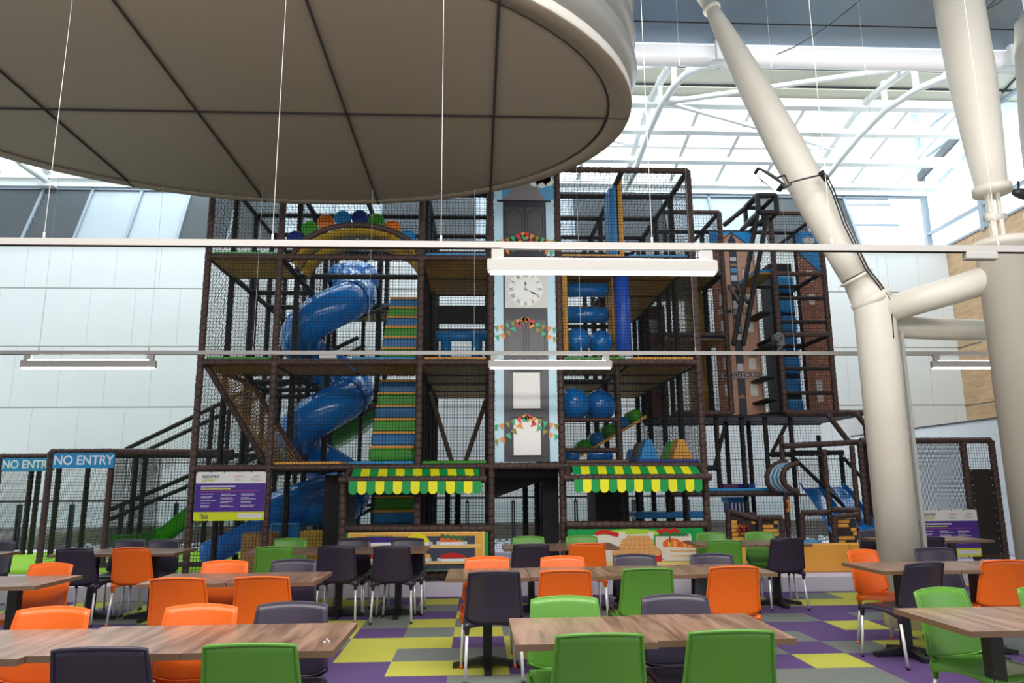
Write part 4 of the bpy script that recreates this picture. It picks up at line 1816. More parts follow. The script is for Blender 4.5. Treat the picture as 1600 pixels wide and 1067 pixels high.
# clock
z1_, z0_ = bpt(820, 425).z, bpt(820, 481).z
dx0, dx1 = bpt(789, 450).x, bpt(855, 450).x
rect('dial_plate', 'tplate', dx0, z0_, dx1, z1_, 2, ct)
cxd, czd = bpt(821, 452).x, bpt(821, 452).z
def disc_(name, m_, r, lay, par, cx2=cxd, cz2=czd):
    flat(name, m_, [(cx2 + r * math.cos(2 * PI * k / 40), cz2 + r * math.sin(2 * PI * k / 40)) for k in range(40)], lay, par)
RD = (dx1 - dx0) * .41
disc_('dial_rim', 'tplate', RD * 1.03, 3, ct)
dl = flat('dial', 'tdial', [(cxd + RD * math.cos(2 * PI * k / 40), czd + RD * math.sin(2 * PI * k / 40)) for k in range(40)], 4, ct)
disc_('dial_ring', 'tplate', RD * .66, 5, ct)
disc_('dial_centre', 'tdial', RD * .64, 6, ct)
for k, nm in enumerate(['XII', 'I', 'II', 'III', 'IV', 'V', 'VI', 'VII', 'VIII', 'IX', 'X', 'XI']):
    a_ = 2 * PI * k / 12
    text('numeral', nm, (cxd + RD * .82 * math.sin(a_), by - .011, czd + RD * .82 * math.cos(a_)), RD * .33, M['tblack'], ct, rot=(PI / 2, a_, 0), ext=.0005, sx=.62)
def hand(name, ang, L, w):
    s, c_ = math.sin(ang), math.cos(ang)
    def q(a, b):
        return (cxd + s * a + c_ * b, czd + c_ * a - s * b)
    flat(name, 'tblack', [q(.0, -w * .4), q(L * .45, -w * .5), q(L * .6, -w * 1.7), q(L, 0), q(L * .6, w * 1.7), q(L * .45, w * .5), q(0, w * .4)], 8, ct)
hand('hour_hand', 0, RD * .50, .008)
hand('minute_hand', math.radians(117), RD * .80, .008)
disc_('hub', 'tblack', RD * .07, 9, ct)
disc_('hub_centre', 'tdial', RD * .04, 10, ct)
# painted sash windows with dark sills
for (t_, b_) in ((582, 638), (655, 711)):
    z1_, z0_ = bpt(822, t_).z, bpt(822, b_).z
    wx0, wx1 = bpt(802, 620).x, bpt(844, 620).x
    rect('window_print', 'twhite', wx0, z0_, wx1, z1_, 2, ct)
    for zz_ in (z0_ - .035, z1_ + .005):
        flat('sill_print', 'tblack', [(wx0 - .06, zz_), (wx1 + .06, zz_), (wx1 + .03, zz_ + .03), (wx0 - .03, zz_ + .03)] if zz_ > z1_ else
             [(wx0 - .08, zz_), (wx1 + .08, zz_), (wx1 + .03, zz_ + .03), (wx0 - .03, zz_ + .03)], 2, ct)


def bunting(pxl, pyl, pxm, pym, pxr, pyr, colseq, ntri, sag=6, size=11):
    """triangular flags along two swags meeting in the middle"""
    k = 0
    for (xa_, ya_, xb_, yb_) in ((pxl, pyl, pxm, pym), (pxm, pym, pxr, pyr)):
        for i in range(ntri):
            t = (i + .5) / ntri
            def P_(t):
                return bpt(xa_ + (xb_ - xa_) * t, ya_ + (yb_ - ya_) * (t ** 1.6 if yb_ < ya_ else 1 - (1 - t) ** 1.6) )
            h_ = .42 / ntri
            a_, b_ = P_(t - h_), P_(t + h_)
            d_ = Vector((b_.x - a_.x, 0, b_.z - a_.z))
            nrm = Vector((d_.z, 0, -d_.x)).normalized()
            if nrm.z > 0:
                nrm = -nrm
            c_ = (a_ + b_) / 2 + nrm * .095
            flat('bunting_flag', colseq[k % len(colseq)], [(a_.x, a_.z), (b_.x, b_.z), (c_.x, c_.z)], 11 + k % 2, ct)
            k += 1


seq = ['b_gr', 'b_or', 'b_ol', 'b_gr', 'b_red', 'b_or', 'b_red', 'b_or', 'b_ol', 'b_gr', 'b_or', 'b_ol']
seq2 = ['b_ol', 'b_or', 'b_gr', 'b_ol', 'b_or', 'b_gr', 'b_or', 'b_red', 'b_gr', 'b_ol', 'b_or', 'b_gr']
bunting(773, 376, 820, 362, 868, 376, seq, 6)
bunting(782, 394, 820, 366, 866, 394, seq2, 6)
bunting(772, 510, 820, 494, 871, 513, seq2, 6)
bunting(773, 525, 820, 494, 872, 528, seq, 6)
bunting(771, 664, 823, 646, 874, 663, seq, 6)
bunting(771, 688, 823, 648, 874, 680, seq2, 6)
mb = MB()
for k in range(34):
    z = bz0 + .05 + k * .135
    if z > bz1:
        break
    mb.box((bx0 - .035, by - .004, z), (bx0 + .01, by + .0, z + .008))
    mb.box((bx1 - .01, by - .004, z), (bx1 + .035, by + .0, z + .008))
for k in range(7):
    mb.box((bx0 + .08 + k * .13, by - .004, bz0 - .03), (bx0 + .088 + k * .13, by, bz0 + .01))
mb.build('lacing', M['strap'], ct)
beam((XP[4], FY - .01, L1), (XP[5], FY - .01, L1), .05)

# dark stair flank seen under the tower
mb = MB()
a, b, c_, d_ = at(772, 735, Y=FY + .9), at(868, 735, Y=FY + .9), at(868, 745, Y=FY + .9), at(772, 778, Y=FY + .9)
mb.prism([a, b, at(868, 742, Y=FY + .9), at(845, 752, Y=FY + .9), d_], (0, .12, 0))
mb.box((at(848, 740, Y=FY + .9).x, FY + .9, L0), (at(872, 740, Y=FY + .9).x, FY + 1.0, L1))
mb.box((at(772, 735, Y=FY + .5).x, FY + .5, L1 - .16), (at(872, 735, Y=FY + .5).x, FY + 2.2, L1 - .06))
solo(mb, 'stair_flank', M['foam_dark_shade'], 'dark sloping stair flank in the opening under the clock tower', 'stair flank')

# ---------------------------------------------------------------- market stalls
AY = FY - .34


def stall(px0, px1, pyb, pxr0, pxr1, pyr0, pyr1, pv0, pv1, pyv0, pyv1, ctr, start, label, skew):
    t = thing('awning', label, 'awning', tuple(at((px0 + px1) / 2, pyb, Y=AY)))
    zb_ = at(px0, pyb, Y=AY).z
    x0, x1 = at(px0, pyb, Y=AY).x, at(px1, pyb, Y=AY).x
    mb = MB()
    mb.foam((x0, AY, zb_), (x1, AY, zb_), .048)
    mb.build('front_tube', M['foam'], t)
    for xx, dd in ((x0 + .06, .05), (x1 - .06, .0)):
        mb = MB()
        mb.foam((xx, AY, zb_), (xx + dd, FY, L1 - .02), .045)
        mb.build('side_tube', M['foam'], t)
    nst = 15
    ra, rb2 = at(pxr0, pyr0, Y=FY - .06), at(pxr1, pyr0, Y=FY - .06)
    ga, gb = at(pxr0 - 3 + skew, pyr1, Y=AY + .03), at(pxr1 + 3 + skew, pyr1, Y=AY + .03)
    va, vb = at(pv0, pyv0, Y=AY - .055), at(pv1, pyv0, Y=AY - .055)
    zv = at(pv0, pyv1, Y=AY - .055).z
    for par_ in (0, 1):
        for k in range(nst):
            if k % 2 != par_:
                continue
            mb = MB()
            mbv = MB()
            u0, u1 = k / nst, (k + 1) / nst
            P_ = [ra.lerp(rb2, u0), ra.lerp(rb2, u1), ga.lerp(gb, u1), ga.lerp(gb, u0)]
            mb.prism(P_, (0, -.004, .006))
            A2, B2 = va.lerp(vb, u0), va.lerp(vb, u1)
            w = (B2.x - A2.x)
            zc = zv + w * .5
            L_ = [(A2.x, A2.y, A2.z), (A2.x, A2.y, zc)]
            for q in range(1, 10):
                an = PI + PI * q / 10
                L_.append(((A2.x + B2.x) / 2 + w / 2 * math.cos(an), A2.y, zc + w / 2 * math.sin(an)))
            L_ += [(B2.x, B2.y, zc), (B2.x, B2.y, B2.z)]
            L_ = [(p[0], p[1] - .012 * (k % 2), p[2]) for p in L_]
            mbv.prism(L_, (0, .005, 0))
            mm = M['awng'] if par_ == 0 else M['awny']
            mb.build('canopy_stripe', mm, t)
            mbv.build('valance_scallop', mm, t)


stall(529, 760, 750, 552, 752, 733, 745, 545, 752, 752, 773, 0, 0, 'left green and yellow striped scalloped awning over the fruit shelf stall', 0)
stall(880, 1112, 747, 894, 1088, 729, 741, 897, 1097, 749, 770, 0, 0, 'right green and yellow striped scalloped awning over the vegetable crate stall', 4)
for px, a_, b_ in ((537, 750, 893),):
    p = at(px, a_, Y=FY - .25)
    post(p.x, FY - .25, L0 - .03, p.z, .05)
for x0_, x1_, py in ((533, 768, 826), (884, 1104, 820)):
    beam(at(x0_, py, Y=FY - .12), at(x1_, py, Y=FY - .12), .055, name='counter_beam')
for x0_, x1_, py in ((533, 768, 893), (884, 1104, 893)):
    a = at(x0_, py, Y=FY - .05)
    b = at(x1_, py, Y=FY - .05)
    beam((a.x, FY, .27), (b.x, FY, .27), .055, name='base_beam')
# dark inner post of the crate stall
for px in (700, 716, 820, 838, 852, 925, 968, 994, 1046):
    p = at(px, 700, Y=ROW[2] + .3)
    post(p.x, ROW[2] + .3, L0 - .03, L1, .05, 'foam_dark_shade')

# fruit shelf banner
sy = FY - .16
fb = thing('fruit_shelf_banner', 'printed banner of orange shelves with aubergines, bananas, carrots and tomatoes', 'banner', tuple(at(655, 886, Y=sy)))


def spx(px, py):
    p = at(px, py, Y=sy)
    return (p.x, p.z)


def srect(name, m_, x0, y0, x1, y1, lay, par):
    a_, b_ = spx(x0, y0), spx(x1, y1)
    return rect(name, m_, a_[0], b_[1], b_[0], a_[1], lay, par, sy)


def spoly(name, m_, pts, lay, par):
    return flat(name, m_, [spx(*p) for p in pts], lay, par, sy)


def blobs(name, m_, items, lay, par, nn=14, outline=None):
    mb = MB()
    mo = MB()
    for i, (px, py, rx, ry) in enumerate(items):
        c_ = spx(px, py)
        s_ = .5 * (at(px + 1, py, Y=sy).x - at(px - 1, py, Y=sy).x)
        yy = sy - .0015 * lay - .0004 * i
        P_ = [(c_[0] + rx * s_ * math.cos(2 * PI * k / nn), yy, c_[1] + ry * s_ * math.sin(2 * PI * k / nn)) for k in range(nn)]
        mb.add(P_, [tuple(range(nn))])
        if outline:
            P2 = [(c_[0] + (rx + .7) * s_ * math.cos(2 * PI * k / nn), yy + .0002, c_[1] + (ry + .7) * s_ * math.sin(2 * PI * k / nn)) for k in range(nn)]
            mo.add(P2, [tuple(range(nn))])
    o_ = mb.build(name, M[m_], par)
    if outline:
        mo.build(name + '_outline', M[outline], par)
    return o_


srect('sheet', 'awng', 540, 833, 763, 889, 0, fb)
srect('shelf_frame', 'shelf2', 544, 832, 757, 886, 1, fb)
srect('shelf_inside', 'shelf', 547, 834.5, 754, 879, 2, fb)
srect('upper_recess', 'pbg', 556, 839, 742, 852, 3, fb)
srect('lower_recess', 'pbg', 556, 858, 742, 878, 3, fb)
srect('middle_shelf', 'shelf2', 556, 852, 752, 855, 4, fb)
srect('bottom_shelf', 'shelf2', 556, 878, 752, 882, 4, fb)
srect('base_strip', 'pbg', 547, 883, 757, 888, 4, fb)
for i in range(9):
    pass
blobs('painted_aubergines', 'aub', [(575 + 4.6 * i, 843.5, 3, 6) for i in range(9)], 5, fb)
blobs('aubergine_caps', 'leaf', [(575 + 4.6 * i, 838, 1.6, 1.3) for i in range(9)], 6, fb)
spoly('painted_bananas', 'banana', [(630, 850), (638, 838), (646, 834), (656, 833), (664, 836), (670, 843), (674, 850)], 5, fb)
blobs('painted_carrots', 'carrot', [(690 + 4.5 * i, 845 - 3 * math.sin(i * .55), 3.2, 5) for i in range(8)], 5, fb)
blobs('carrot_tops', 'leaf', [(691 + 2.9 * i, 836 + (i % 3) * 1.6 + i * .35, 2.6, 2.2) for i in range(13)], 6, fb)
for x0_, x1_, y0_ in ((572, 616, 848), (630, 674, 848), (684, 728, 847), (572, 616, 873), (630, 672, 873), (685, 729, 873)):
    srect('crate_slat', 'sign_white', x0_, y0_, x1_, y0_ + 4, 7, fb)
    srect('crate_corner', 'crate2', x0_ - 2, y0_ - 1.4, x0_ + 4, y0_ + 5, 8, fb)
    srect('crate_corner', 'crate2', x1_ - 4, y0_ - 1.4, x1_ + 2, y0_ + 5, 8, fb)
blobs('painted_tomatoes', 'peel', [(692 + 4.6 * i, 870 - 2.6 * math.sin(i * .5), 4, 4) for i in range(8)], 5, fb)
blobs('painted_tomatoes', 'peel', [(577 + 5 * i, 870, 4, 4) for i in range(8)], 5, fb)
blobs('painted_peppers', 'shelf', [(634 + 5 * i, 868 - 2 * math.sin(i * .6), 4, 4.5) for i in range(8)], 5, fb)

# vegetable crate banner
cbn = thing('vegetable_crate_banner', 'printed green banner of cream crates with potatoes, pumpkins and tomatoes', 'banner', tuple(at(990, 884, Y=sy)))
srect('sheet', 'awng', 887, 827, 1101, 888, 0, cbn)
srect('painted_table', 'table_yel', 888, 876, 1090, 884, 1, cbn)
spoly('painted_lettuce', 'leafl', [(940, 835), (955, 829), (985, 826), (1010, 827), (1030, 830), (1030, 836)], 1, cbn)
for x0_, x1_, y0_, y1_ in ((926, 972, 836, 877), (970, 1020, 835, 877), (1024, 1082, 838, 872)):
    srect('painted_crate', 'crate', x0_, y0_, x1_, y1_, 2, cbn)
srect('crate_post', 'crate', 966, 831, 978, 860, 3, cbn)
srect('crate_post', 'crate', 1012, 831, 1023, 877, 3, cbn)
srect('crate_post', 'crate', 1072, 834, 1080, 850, 3, cbn)
blobs('painted_tomatoes', 'peel', [(933 + 5 * i, 833 - 2.4 * math.sin(i * .7), 4, 3.6) for i in range(7)], 4, cbn)
blobs('painted_radishes', 'peel', [(1029 + 4.2 * i, 829 + 1.8 * math.sin(i * 1.9), 3, 3) for i in range(8)], 4, cbn)
blobs('painted_leaves', 'leaf', [(1030 + 3.4 * i, 834.5 + (i % 2) * 1.4, 1.6, 2.0) for i in range(14)], 5, cbn)
blobs('painted_potatoes', 'potato', [(983 + 7 * i, 842, 5, 4.5) for i in range(5)] + [(976 + 6.8 * i, 847, 5, 4.5) for i in range(7)], 4, cbn, outline='potline')
srect('red_tray', 'redbox', 969, 850, 1022, 857, 5, cbn)
blobs('painted_potatoes', 'potato', [(972 + 8 * i, 857, 6, 5.5) for i in range(7)] + [(963 + 8 * i, 862.5, 6, 5.5) for i in range(9)], 6, cbn, outline='potline')
srect('red_tray', 'redbox', 957, 865, 1034, 877, 5, cbn)
spoly('front_crate_slats', 'crate', [(1036, 854), (1088, 856), (1088, 876), (1036, 876)], 8, cbn)
blobs('painted_pumpkins', 'carrot', [(1050, 850, 14, 8), (1074, 852, 13, 7)], 6, cbn, 20, outline='redbox')
blobs('pumpkin_ribs', 'forange', [(1046, 850, 3, 6.5), (1054, 850, 3, 6.5), (1070, 852, 2.5, 5.5), (1078, 852, 2.5, 5.5)], 7, cbn)
srect('pumpkin_stem', 'stem', 1045, 838, 1047.5, 847, 9, cbn)
for yy_ in (860, 867.5):
    srect('slat_gap', 'forange', 1047, yy_, 1088, yy_ + 1, 10, cbn)

# ---------------------------------------------------------------- left wing frames with NO ENTRY signs
def wing(Y, pxl, pxr, pyt, label, back=True):
    w = thing('entry_frame', label, 'frame', tuple(at((pxl + pxr) / 2, pyt + 150, Y=Y)))
    z = at(pxl, pyt, Y=Y).z
    xl, xr = at(pxl, pyt, Y=Y).x, at(pxr, pyt, Y=Y).x
    for x in (xl, xr):
        beam((x, Y, L0 - .02), (x, Y, z), .052, par=w, name='post')
    beam((xl, Y, z), (xr, Y, z), .052, par=w, name='beam')
    return w, xl, xr, z


WYa = 12.2
w1, xl, xr, zw = wing(WYa, 80, 176, 706, 'brown padded entry frame carrying the nearer NO ENTRY sign')
beam((xr, WYa, zw), (XP[0] + .0, WYa, zw - .02), .05, par=w1, name='beam')
for k, px in enumerate((92, 137)):
    x = at(px, 740, Y=WYa + 1.9).x
    beam((x, WYa + 1.9, L0 - .02), (x, WYa + 1.9, zw), .05, 'foam_dark_shade', w1, 'post')
beam((xl, WYa, zw), (xl, WYa + 1.9, zw), .045, 'foam_dark_shade', w1, 'beam')
beam((xr, WYa, zw), (xr, WYa + 1.9, zw), .045, 'foam_dark_shade', w1, 'beam')
beam((xl, WYa + 1.9, zw), (XP[0], WYa + 1.9, zw), .045, 'foam_dark_shade', w1, 'beam')
net((xr, WYa, L0), (XP[0] - xr, 0, 0), (0, 0, zw - L0), .05, par=w1)
net((xl, WYa + 1.9, L0), (xr - xl, 0, 0), (0, 0, zw - L0), .028, par=w1)
net((xl, WYa, L0), (0, 1.9, 0), (0, 0, zw - L0), .05, par=w1)
net((xr, WYa, L0), (0, 1.9, 0), (0, 0, zw - L0), .05, par=w1)
beam((xr, WYa, L0 + .06), (XP[0], WYa, L0 + .06), .045, par=w1, name='beam')
WYb = 14.1
w2, xl2, xr2, zw2 = wing(WYb, 1, 79, 713, 'brown padded entry frame at the left edge carrying the farther NO ENTRY sign')
for px in (49, 61):
    x = at(px, 740, Y=WYb + .6).x
    beam((x, WYb + .6, L0 - .02), (x, WYb + .6, zw2), .05, 'foam_dark_shade', w2, 'post')
beam((xl2 - 1.2, WYb, zw2), (xl2, WYb, zw2), .045, par=w2, name='beam')
net((xl2 - 1.0, WYb + .6, L0), (at(49, 740, Y=WYb + .6).x - xl2 + 1.0, 0, 0), (0, 0, zw2 - L0), .028, par=w2)


def no_entry(Y, pxa, pya, pxb, pyb, lab):
    a_, b_ = at(pxa, pya, Y=Y), at(pxb, pyb, Y=Y)
    s = thing('no_entry_sign', lab, 'sign', ((a_.x + b_.x) / 2, Y, b_.z), 'blue NO ENTRY signs')
    mb = MB()
    mb.rbox((a_.x, Y - .006, b_.z), (b_.x, Y + .006, a_.z), .002)
    mb.build('sign_board', M['sign_blue'], s)
    w = b_.x - a_.x
    text('lettering', 'NO ENTRY', ((a_.x + b_.x) / 2, Y - .008, (a_.z + b_.z) / 2), (a_.z - b_.z) * .86, M['sign_white'], s, ext=.001, sx=w * .93 / ((a_.z - b_.z) * .86 * 4.75), weight=.004)
    mb = MB()
    for k in range(5):
        x = a_.x + w * (k + .1) / 4.2
        mb.box((x - .006, Y - .01, a_.z - .01), (x + .006, Y + .01, a_.z + .03))
    mb.build('cable_tie', M['black'], s)


no_entry(WYa - .07, 84, 708, 178, 731, 'nearer blue NO ENTRY sign tied between two brown posts')
no_entry(WYb - .07, 4, 716, 84, 736, 'farther blue NO ENTRY sign at the left edge, partly hidden')
mb = MB()
mb.rbox((-11, 12.0, L0 - .03), (XP[0] - .2, 15.2, L0 + .035), .01)
solo(mb, 'lime_mat', M['lime'], 'bright lime floor mat below the NO ENTRY frames', 'mat')

# balustrade behind
bal = thing('balustrade', 'dark thin metal balustrade in front of the rear wall', 'balustrade', (0, 16.8, 0))
BZ = at(200, 782, Y=16.8).z
mb = MB()
mb.tube((-13, 16.8, BZ), (8.5, 16.8, BZ), .022, 8)
mb.build('handrail', M['black'], bal)
for px in (30, 112, 190, 275, 370, 560, 640, 730, 802, 900, 990, 1075):
    x = at(px, 800, Y=16.8).x
    mb = MB()
    mb.box((x - .04, 16.76, 0), (x - .01, 16.84, BZ - .07))
    mb.box((x + .01, 16.76, 0), (x + .04, 16.84, BZ - .07))
    mb.tube((x, 16.8, BZ - .12), (x, 16.8, BZ), .012, 6)
    mb.build('baluster', M['dark'], bal)
mb = MB()
mb.box((-13, 16.795, .1), (8.5, 16.805, BZ - .12))
mb.build('glass_infill', M['glass'], bal)


# ---------------------------------------------------------------- rules signs
def rules(Y, p, second, lab):
    """p: four photo corners tl, tr, br, bl"""
    tl, tr, br, bl = [at(a_, b_, Y=Y) for a_, b_ in p]
    x0, x1 = (tl.x + bl.x) / 2, (tr.x + br.x) / 2
    z1, z0 = (tl.z + tr.z) / 2, (bl.z + br.z) / 2
    W, H_ = x1 - x0, z1 - z0
    s = thing('rules_sign', lab, 'sign', ((x0 + x1) / 2, Y, z0), 'RULES OF PLAY signs')

    def R(name, m_, u0, v0, u1, v1, lay):
        mb = MB()
        mb.box((x0 + W * u0, Y - .002 * lay, z0 + H_ * v0), (x0 + W * u1, Y - .002 * lay + .0018, z0 + H_ * v1))
        return mb.build(name, M[m_], s)
    mb = MB()
    mb.rbox((x0, Y, z0), (x1, Y + .008, z1), .002)
    mb.build('sheet', M['banner_w'], s)
    mb = MB()
    pu = R('purple_field', 'banner_p', 0, .17, 1, .755, 1)
    R('lime_strip', 'banner_y', 0, 0, 1, .17, 1)
    mb = MB()
    n = 44
    for k in range(n):
        cx2 = x0 + W * (k + .5) / n
        for zc, up_ in ((z0 + H_ * .755, 1), (z0 + H_ * .17, 0)):
            mb.mi = 0 if up_ else 1
            r = W / n * .42
            mb.add([(cx2 + r * math.cos(2 * PI * q / 8), Y - .0025, zc + r * math.sin(2 * PI * q / 8)) for q in range(8)], [tuple(range(8))])
    mb.build('scalloped_edge', [M['banner_p'], M['banner_y']], s)

    def T(name, st, u, v, size, m_, sx=1, wt=0, sh=0):
        text(name, st, (x0 + W * u, Y - .006, z0 + H_ * v), H_ * size, M[m_], s, ext=.0006, align='LEFT', sx=sx, weight=wt, shear=sh)
    T('title', 'RULES OF PLAY', .09, .90, .088, 'ink', .57, .0009, .15)
    T('subtitle', second, .09, .825, .075, 'b_yel', .57, .0009, .1)
    T('small_heading', 'RECOMMENDED', .54, .905, .034, 'pink', .8, 0)
    T('small_heading', 'CAPACITY', .82, .905, .034, 'pink', .8, 0)
    for u, w in ((.56, .10), (.78, .17)):
        for q in range(3):
            R('faint_figures', 'greyink', u, .81 + .022 * q, u + w * (1 - .12 * q), .822 + .022 * q, 2)
    # long unreadable copy: thin pale strokes
    mb = MB()
    rr = random.Random(11)

    def line(u0, u1, v, h=.010):
        u = u0
        while u < u1:
            w = rr.uniform(.008, .028)
            mb.box((x0 + W * u, Y - .0052, z0 + H_ * (v - h)), (x0 + W * min(u + w, u1), Y - .004, z0 + H_ * (v + h)))
            u += w + .005
    line(.08, .57, .705, .011)
    line(.08, .57, .688, .006)
    for cu in (.09, .37, .66):
        v = .545
        while v > .24:
            for q in range(rr.choice((1, 2, 2))):
                line(cu, cu + rr.uniform(.12, .22), v, .0065)
                v -= .024
            v -= .03
    mb.build('fine_print', M['pale'], s)['kind'] = 'stuff'
    R('rule_line', 'pink', .08, .602, .92, .607, 2)
    mb = MB()
    line(.08, .50, .648, .010)
    mb.build('yellow_line', M['banner_y'], s)
    R('white_box', 'banner_w', .63, .045, .97, .14, 2)
    R('box_print', 'greyink', .65, .10, .93, .108, 3)
    T('logo', "clip 'n", .09, .115, .075, 'ink', .9, .0008)
    T('logo', 'climb', .11, .065, .075, 'ink', .9, .0008)
    mb = MB()
    for k in range(6):
        mb.box((x0 + W * (k / 5) * .98 + .002, Y - .006, z1 - .012), (x0 + W * (k / 5) * .98 + .012, Y + .01, z1 + .012))
        mb.box((x0 + W * (k / 5) * .98 + .002, Y - .006, z0 - .012), (x0 + W * (k / 5) * .98 + .012, Y + .01, z0 + .012))
    mb.build('grommet', M['black'], s)


M['b_yel'] = mat('title_olive', (.62, .60, .06), .5)
rules(FY - .07, ((307, 736), (416, 738), (412, 814), (302, 813)), 'JUNIOR AREA', 'white, purple and lime RULES OF PLAY sign hanging on the left of the play frame')

# ---------------------------------------------------------------- low foam blocks at the left foot
mb = MB()
a, b = at(384, 832, Y=FY + .5), at(426, 900, Y=FY + .5)
mb.rbox((a.x, FY + .3, L0), (b.x, FY + .8, a.z), .015)
solo(mb, 'foam_cube', M['strawf'], 'tan foam block with a net pattern, below the left rules sign', 'foam block')
mb = MB()
a, b = at(425, 817, Y=FY + 1.2), at(468, 870, Y=FY + 1.2)
mb.rbox((a.x, FY + 1.1, L0), (b.x, FY + 1.6, a.z), .02)
solo(mb, 'foam_cube', M['fblue'], 'blue foam cube between tan and brown foam blocks', 'foam block')
mb = MB()
a, b = at(470, 829, Y=FY + 1.2), at(506, 870, Y=FY + 1.2)
mb.rbox((a.x, FY + 1.1, L0), (b.x, FY + 1.6, a.z), .02)
solo(mb, 'foam_cube', M['fyellow'], 'brownish yellow foam cube right of the blue cube', 'foam block')
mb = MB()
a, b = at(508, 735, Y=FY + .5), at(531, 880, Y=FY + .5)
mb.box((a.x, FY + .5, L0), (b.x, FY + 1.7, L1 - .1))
solo(mb, 'dark_panel', M['foam_dark_shade'], 'dark upright padded panel beside the fruit stall post', 'panel')
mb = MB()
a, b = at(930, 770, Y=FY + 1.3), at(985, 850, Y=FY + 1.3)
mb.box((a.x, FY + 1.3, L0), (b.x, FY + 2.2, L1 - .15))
solo(mb, 'dark_panel', M['foam_dark_shade'], 'dark upright padded panel behind the vegetable stall opening', 'panel')
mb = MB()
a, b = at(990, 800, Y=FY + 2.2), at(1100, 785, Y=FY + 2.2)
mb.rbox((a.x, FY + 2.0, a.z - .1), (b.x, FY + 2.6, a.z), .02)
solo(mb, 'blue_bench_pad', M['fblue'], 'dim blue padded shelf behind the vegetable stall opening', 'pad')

# ================================================================ WAREHOUSE TOWER AND TODDLER AREA
YT = 12.5
tw = thing('warehouse_tower', 'dark tubular tower with warehouse prints, right of the main play frame', 'play tower', tuple(at(1228, 645, Y=YT)))
ZB = at(1228, 645, Y=YT).z
ZT = at(1210, 333, Y=YT).z


def vpost(px, py, Y, z0, z1, par, m_='foam_dark_shade', r=.052, name='post'):
    x = at(px, py, Y=Y).x
    return beam((x, Y, z0), (x, Y, z1), r, m_, par, name)


def pbeam(a, b, Y, par, m_='foam_dark_shade', r=.045, Yb=None, name='beam'):
    return beam(at(a[0], a[1], Y=Y), at(b[0], b[1], Y=Y if Yb is None else Yb), r, m_, par, name)


xA = at(1216, 500, Y=YT).x
xB = at(1294, 500, Y=YT).x
xL = at(1134, 500, Y=YT).x
xP = XP[7] + .12
YM, YK = YT + 1.05, YT + 2.1
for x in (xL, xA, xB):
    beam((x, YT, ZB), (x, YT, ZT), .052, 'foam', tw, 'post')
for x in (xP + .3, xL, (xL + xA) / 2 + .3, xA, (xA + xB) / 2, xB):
    beam((x, YM, ZB), (x, YM, ZT), .048, 'foam_dark_shade', tw, 'post')
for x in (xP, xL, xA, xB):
    beam((x, YK, ZB), (x, YK, ZT), .045, 'foam_dark_shade', tw, 'post')
for x0_, x1_ in ((xP, xL), (xA, xB)):
    for z in (ZB, ZT):
        beam((x0_, YT, z), (x1_, YT, z), .048, 'foam', tw, 'beam')
for z in (ZB, at(1250, 448, Y=YM).z, at(1150, 540, Y=YM).z, ZT):
    beam((xP, YM, z), (xB, YM, z), .045, 'foam_dark_shade', tw, 'beam')
    for x in (xL, xA, xB):
        beam((x, YT, z), (x, YM, z), .042, 'foam_dark_shade', tw, 'beam')
        beam((x, YM, z), (x, YK, z), .042, 'foam_dark_shade', tw, 'beam')
beam((xP, YK, ZT), (xB, YK, ZT), .045, 'foam_dark_shade', tw, 'beam')
for py in (428, 466, 503, 523, 576, 614):
    z = at(1250, py, Y=YT).z
    beam((xA, YT, z), (xB, YT, z), .045 if py in (428, 523) else .036, 'foam' if py in (428, 523) else 'foam_dark_shade', tw, 'beam')
for py in (428, 523):
    z = at(1130, py, Y=YT).z
    beam((xP - .1, YT, z), (xL, YT, z), .045, 'foam', tw, 'beam')
    beam((xL, YT, z), (xL, YM, z), .042, 'foam_dark_shade', tw, 'beam')
# zigzag shelves between the two halves
for py in (480, 535, 583, 619):
    z = at(1205, py, Y=YT).z
    mb = MB()
    mb.rbox((xA - .2, YT + .3, z - .05), (xA, YM, z), .01)
    mb.build('shelf_board', M['foam_dark_shade'], tw)
mb = MB()
mb.box((at(1098, 550, Y=YM).x, YM + .2, ZB), (at(1112, 550, Y=YM).x + .04, YK, at(1100, 452, Y=YM).z))
mb.build('ochre_wall', M['ply'], tw)
for x0_, x1_, py in ((xP, xL, 448), (xL + .6, xA, 448), (xP, xL, 545)):
    z = at(1110, py, Y=YM).z
    mb = MB()
    mb.box((x0_, YT + .05, z - .03), (x1_, YK, z))
    mb.build('deck_board', M['ply'], tw)
    mb = MB()
    mb.box((x0_ + .03, YT + .08, z), (x1_ - .03, YK - .03, z + .06))
    mb.build('floor_mat', M['fblue'], tw)
# blue stepped tunnel between the prints
mb = MB()
pbx0, pbx1 = at(1224, 500, Y=YM).x, at(1250, 500, Y=YM).x
mb.box((pbx0 - .08, YM + .3, ZB), (pbx1 + .05, YM + .8, ZT - .55))
mb.build('dark_backing', M['foam_dark_shade'], tw)
for k in range(7):
    za = ZB + .05 + (ZT - ZB - .8) * k / 7
    mb = MB()
    mb.rbox((pbx0, YM + .12 + .03 * (k % 2), za), (pbx1, YM + .6, za + (ZT - ZB - .8) / 7 - .09), .03)
    mb.build('step_pad', M['fblue' if k < 5 else 'fsky'], tw)
